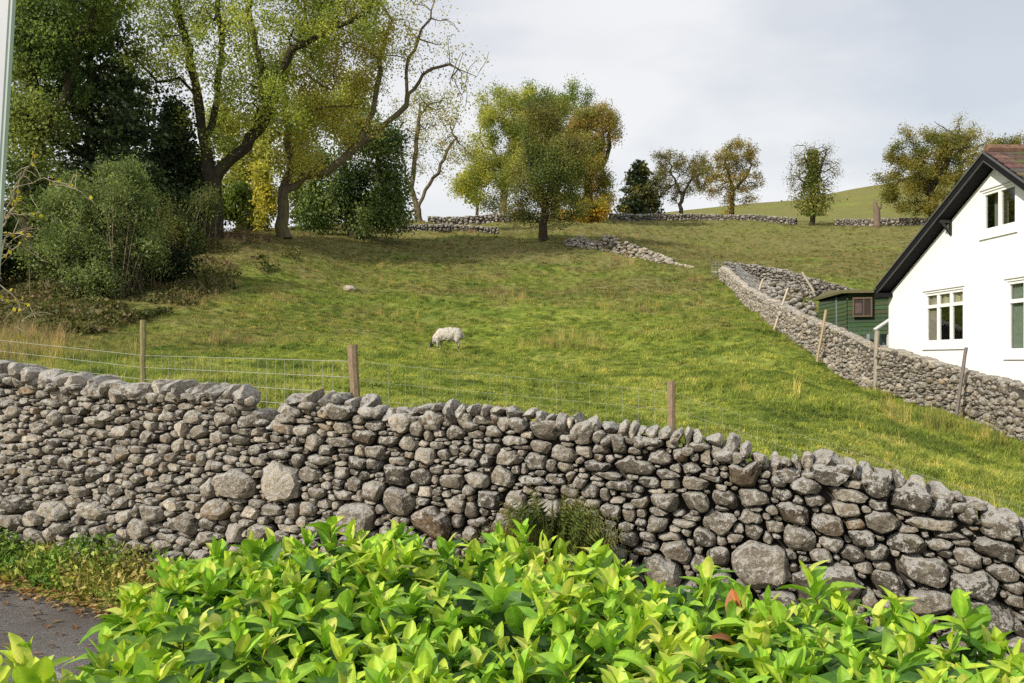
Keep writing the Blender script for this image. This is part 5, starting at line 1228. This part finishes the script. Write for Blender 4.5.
# leaf heads measured on the photograph's skyline of the hedge: taller shoots there
TALL = [(165, 565), (215, 548), (250, 545), (270, 538), (330, 522), (352, 530), (430, 560), (470, 550), (545, 545), (560, 553), (596, 552), (612, 565), (708, 570), (812, 572), (835, 598), (960, 600), (1000, 640), (290, 545), (385, 542), (520, 562), (650, 590), (740, 590), (880, 612), (920, 625)]
def xl(y): return -1.10-(y-2.2)*.22
shoots = [(-1.06, 1.95, E-.635, 1.1), (-1.13, 2.05, E-.67, 1.0), (-1.0, 1.9, E-.66, 1.1), (-1.12, 1.92, E-.66, 1.0)]
for (px, py) in TALL:
    # at the hedge's back edge
    u = (px-CX)/F; yb = 3.3
    for _ in range(6): yb = float(back_edge(u*yb))-.12
    q = P(px, py, yb); shoots.append((q.x, q.y, q.z, 1.15))
tries = 0
while len(shoots) < 620 and tries < 20000:
    tries += 1; x = r.uniform(-1.6, 2.1); y = r.uniform(1.25, 3.5)
    if x < xl(y): continue
    if y > back_edge(x)-.03 or abs(x) > y*.72+.25: continue
    if min((x-s[0])**2+(y-s[1])**2 for s in shoots) < .058**2: continue
    shoots.append((x, y, htop(x, y)+r.uniform(-.07, .05), r.uniform(.7, 1.05)))
stems = MB(); LD = []; LU = []; LT_ = []; LS = []; LC = []
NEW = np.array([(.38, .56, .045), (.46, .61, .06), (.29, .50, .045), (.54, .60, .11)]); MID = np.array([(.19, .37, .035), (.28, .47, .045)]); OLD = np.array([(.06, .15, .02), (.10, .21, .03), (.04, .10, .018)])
for (x, y, zt, k) in shoots:
    hgt = r.uniform(.14, .22)*k; ln = r.normal(0, .13, 2); base = Vector((x-ln[0]*hgt, y-ln[1]*hgt, zt-hgt)); tip = Vector((x, y, zt-.03*k))
    mid = base.lerp(tip, .5)+Vector(r.normal(0, .006, 3)); stems.tube([base-Vector((0, 0, .25)), base, mid, tip], [.005, .004, .003, .002], 4, (.20, .17, .05) if r.random() < .6 else (.16, .09, .05))
    nl = r.integers(10, 16); a0 = r.uniform(0, 6.28); fresh = r.random()
    for j in range(nl):
        t = j/(nl-1); p = base.lerp(tip, .1+.9*t); a = a0+j*2.4+r.normal(0, .25); el = np.interp(t, [0, .5, .85, 1], [.1, .6, 1.05, 1.35])+r.normal(0, .24)
        d = np.array([math.cos(a)*math.cos(el), math.sin(a)*math.cos(el), math.sin(el)]); s_ = np.interp(t, [0, .55, 1], [.135, .12, .07])*k*r.uniform(.8, 1.15)
        LT_.append(p[:]); LD.append(d); LU.append((-.3*math.cos(a), -.3*math.sin(a), 1)+r.normal(0, .18, 3)); LS.append(s_)
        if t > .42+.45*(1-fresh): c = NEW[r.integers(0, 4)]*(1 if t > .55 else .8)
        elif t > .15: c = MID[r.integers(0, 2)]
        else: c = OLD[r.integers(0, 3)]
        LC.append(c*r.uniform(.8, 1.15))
n = 5200; c_ = 0
while c_ < n:
    x = r.uniform(-1.7, 2.2); y = r.uniform(1.2, 3.5)
    if y > back_edge(x) or abs(x) > y*.75+.35: continue
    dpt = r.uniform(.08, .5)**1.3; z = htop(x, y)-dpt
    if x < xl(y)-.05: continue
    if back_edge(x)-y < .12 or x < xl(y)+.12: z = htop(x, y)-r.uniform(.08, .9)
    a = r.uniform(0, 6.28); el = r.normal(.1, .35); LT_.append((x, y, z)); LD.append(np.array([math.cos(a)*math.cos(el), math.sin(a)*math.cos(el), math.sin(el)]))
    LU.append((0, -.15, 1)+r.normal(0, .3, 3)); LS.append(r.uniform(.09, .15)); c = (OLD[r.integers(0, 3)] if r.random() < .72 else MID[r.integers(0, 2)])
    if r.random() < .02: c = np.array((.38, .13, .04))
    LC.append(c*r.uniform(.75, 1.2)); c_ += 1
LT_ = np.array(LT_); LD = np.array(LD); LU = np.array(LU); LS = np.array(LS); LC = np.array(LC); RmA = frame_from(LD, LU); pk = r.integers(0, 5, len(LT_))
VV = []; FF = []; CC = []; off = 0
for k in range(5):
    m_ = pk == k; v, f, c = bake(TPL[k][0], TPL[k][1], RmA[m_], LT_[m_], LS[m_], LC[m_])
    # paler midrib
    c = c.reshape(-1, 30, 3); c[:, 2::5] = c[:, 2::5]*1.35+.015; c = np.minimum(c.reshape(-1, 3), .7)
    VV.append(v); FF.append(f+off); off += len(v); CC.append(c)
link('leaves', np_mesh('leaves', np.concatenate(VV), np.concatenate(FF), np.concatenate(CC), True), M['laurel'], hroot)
for k in range(420):
    x = r.uniform(-1.5, 2.0); y = r.uniform(1.3, 3.3)
    if y > back_edge(x)-.1: continue
    z = htop(x, y)-.2; q = Vector((x+r.normal(0, .12), y+r.normal(0, .12), z-.75)); stems.tube([q, Vector((x, y, z))+Vector(r.normal(0, .03, 3))-Vector((0, 0, .3)), Vector((x, y, z))], [.009, .006, .004], 4, (.10, .07, .045))
stems.build('stems', M['twig'], hroot)

# ------------------------------------------------------------------ sky, sun, camera
az = math.atan2(-.74, -.67); el = R(31)      # towards the sun: left and behind the camera
S = Vector((-.74*math.cos(el), -.67*math.cos(el), math.sin(el))).normalized()
w = bpy.data.worlds.new('World'); scene.world = w; w.use_nodes = True; nt = w.node_tree; nt.nodes.clear()
sky = N(nt, 'ShaderNodeTexSky'); sky.sky_type = 'NISHITA'; sky.sun_disc = False; sky.sun_elevation = math.asin(S.z); sky.sun_rotation = math.atan2(S.x, S.y); sky.air_density = 1.2; sky.dust_density = 2
tc = N(nt, 'ShaderNodeTexCoord'); mp = N(nt, 'ShaderNodeMapping'); mp.inputs['Scale'].default_value = (1.0, 1.0, 2.6); mp.inputs['Rotation'].default_value = (0, .25, 0); nt.links.new(tc.outputs['Generated'], mp.inputs[0])
cn = noise_n(nt, 2.1, 7, .52, mp.outputs[0]); cn.inputs['Distortion'].default_value = .3
cn2 = noise_n(nt, 1.3, 5, .5, mp.outputs[0])
cov = ramp(nt, cn.outputs[0], [(.34, (.62,)*3), (.56, (.97,)*3)]).outputs[0]
cc_ = ramp(nt, cn2.outputs[0], [(.34, (6.2, 6.5, 7.1)), (.5, (7.3, 7.45, 7.9)), (.62, (8.3, 8.4, 8.6))]).outputs[0]
m_ = mix(nt, cov, sky.outputs[0], cc_); bg = N(nt, 'ShaderNodeBackground'); bg.inputs['Strength'].default_value = .1
nt.links.new(m_, bg.inputs['Color']); ow = N(nt, 'ShaderNodeOutputWorld'); nt.links.new(bg.outputs[0], ow.inputs[0])
sd_ = bpy.data.lights.new('sun', 'SUN'); sd_.energy = 4.6; sd_.angle = R(.6); sd_.color = (1, .93, .82); so_ = bpy.data.objects.new('sun', sd_); COL.objects.link(so_)
so_.rotation_euler = (-S).to_track_quat('-Z', 'Y').to_euler(); so_.location = S*60
cam = bpy.data.cameras.new('camera'); co = bpy.data.objects.new('camera', cam); COL.objects.link(co); co.location = (0, 0, E); co.rotation_euler = (R(90), 0, 0)
cam.sensor_width = 36; cam.lens = 36*F/1024; cam.shift_y = (HY-341.5)/1024; cam.clip_end = 2000; cam.clip_start = .05
scene.camera = co
vs = scene.view_settings; vs.view_transform = 'Standard'; vs.look = 'None'; vs.exposure = .12; vs.gamma = 1; vs.use_curve_mapping = False
scene.cycles.use_denoising = False; scene.cycles.max_bounces = 6; scene.cycles.diffuse_bounces = 3; scene.cycles.transmission_bounces = 4; scene.cycles.transparent_max_bounces = 8
bpy.context.view_layer.update()
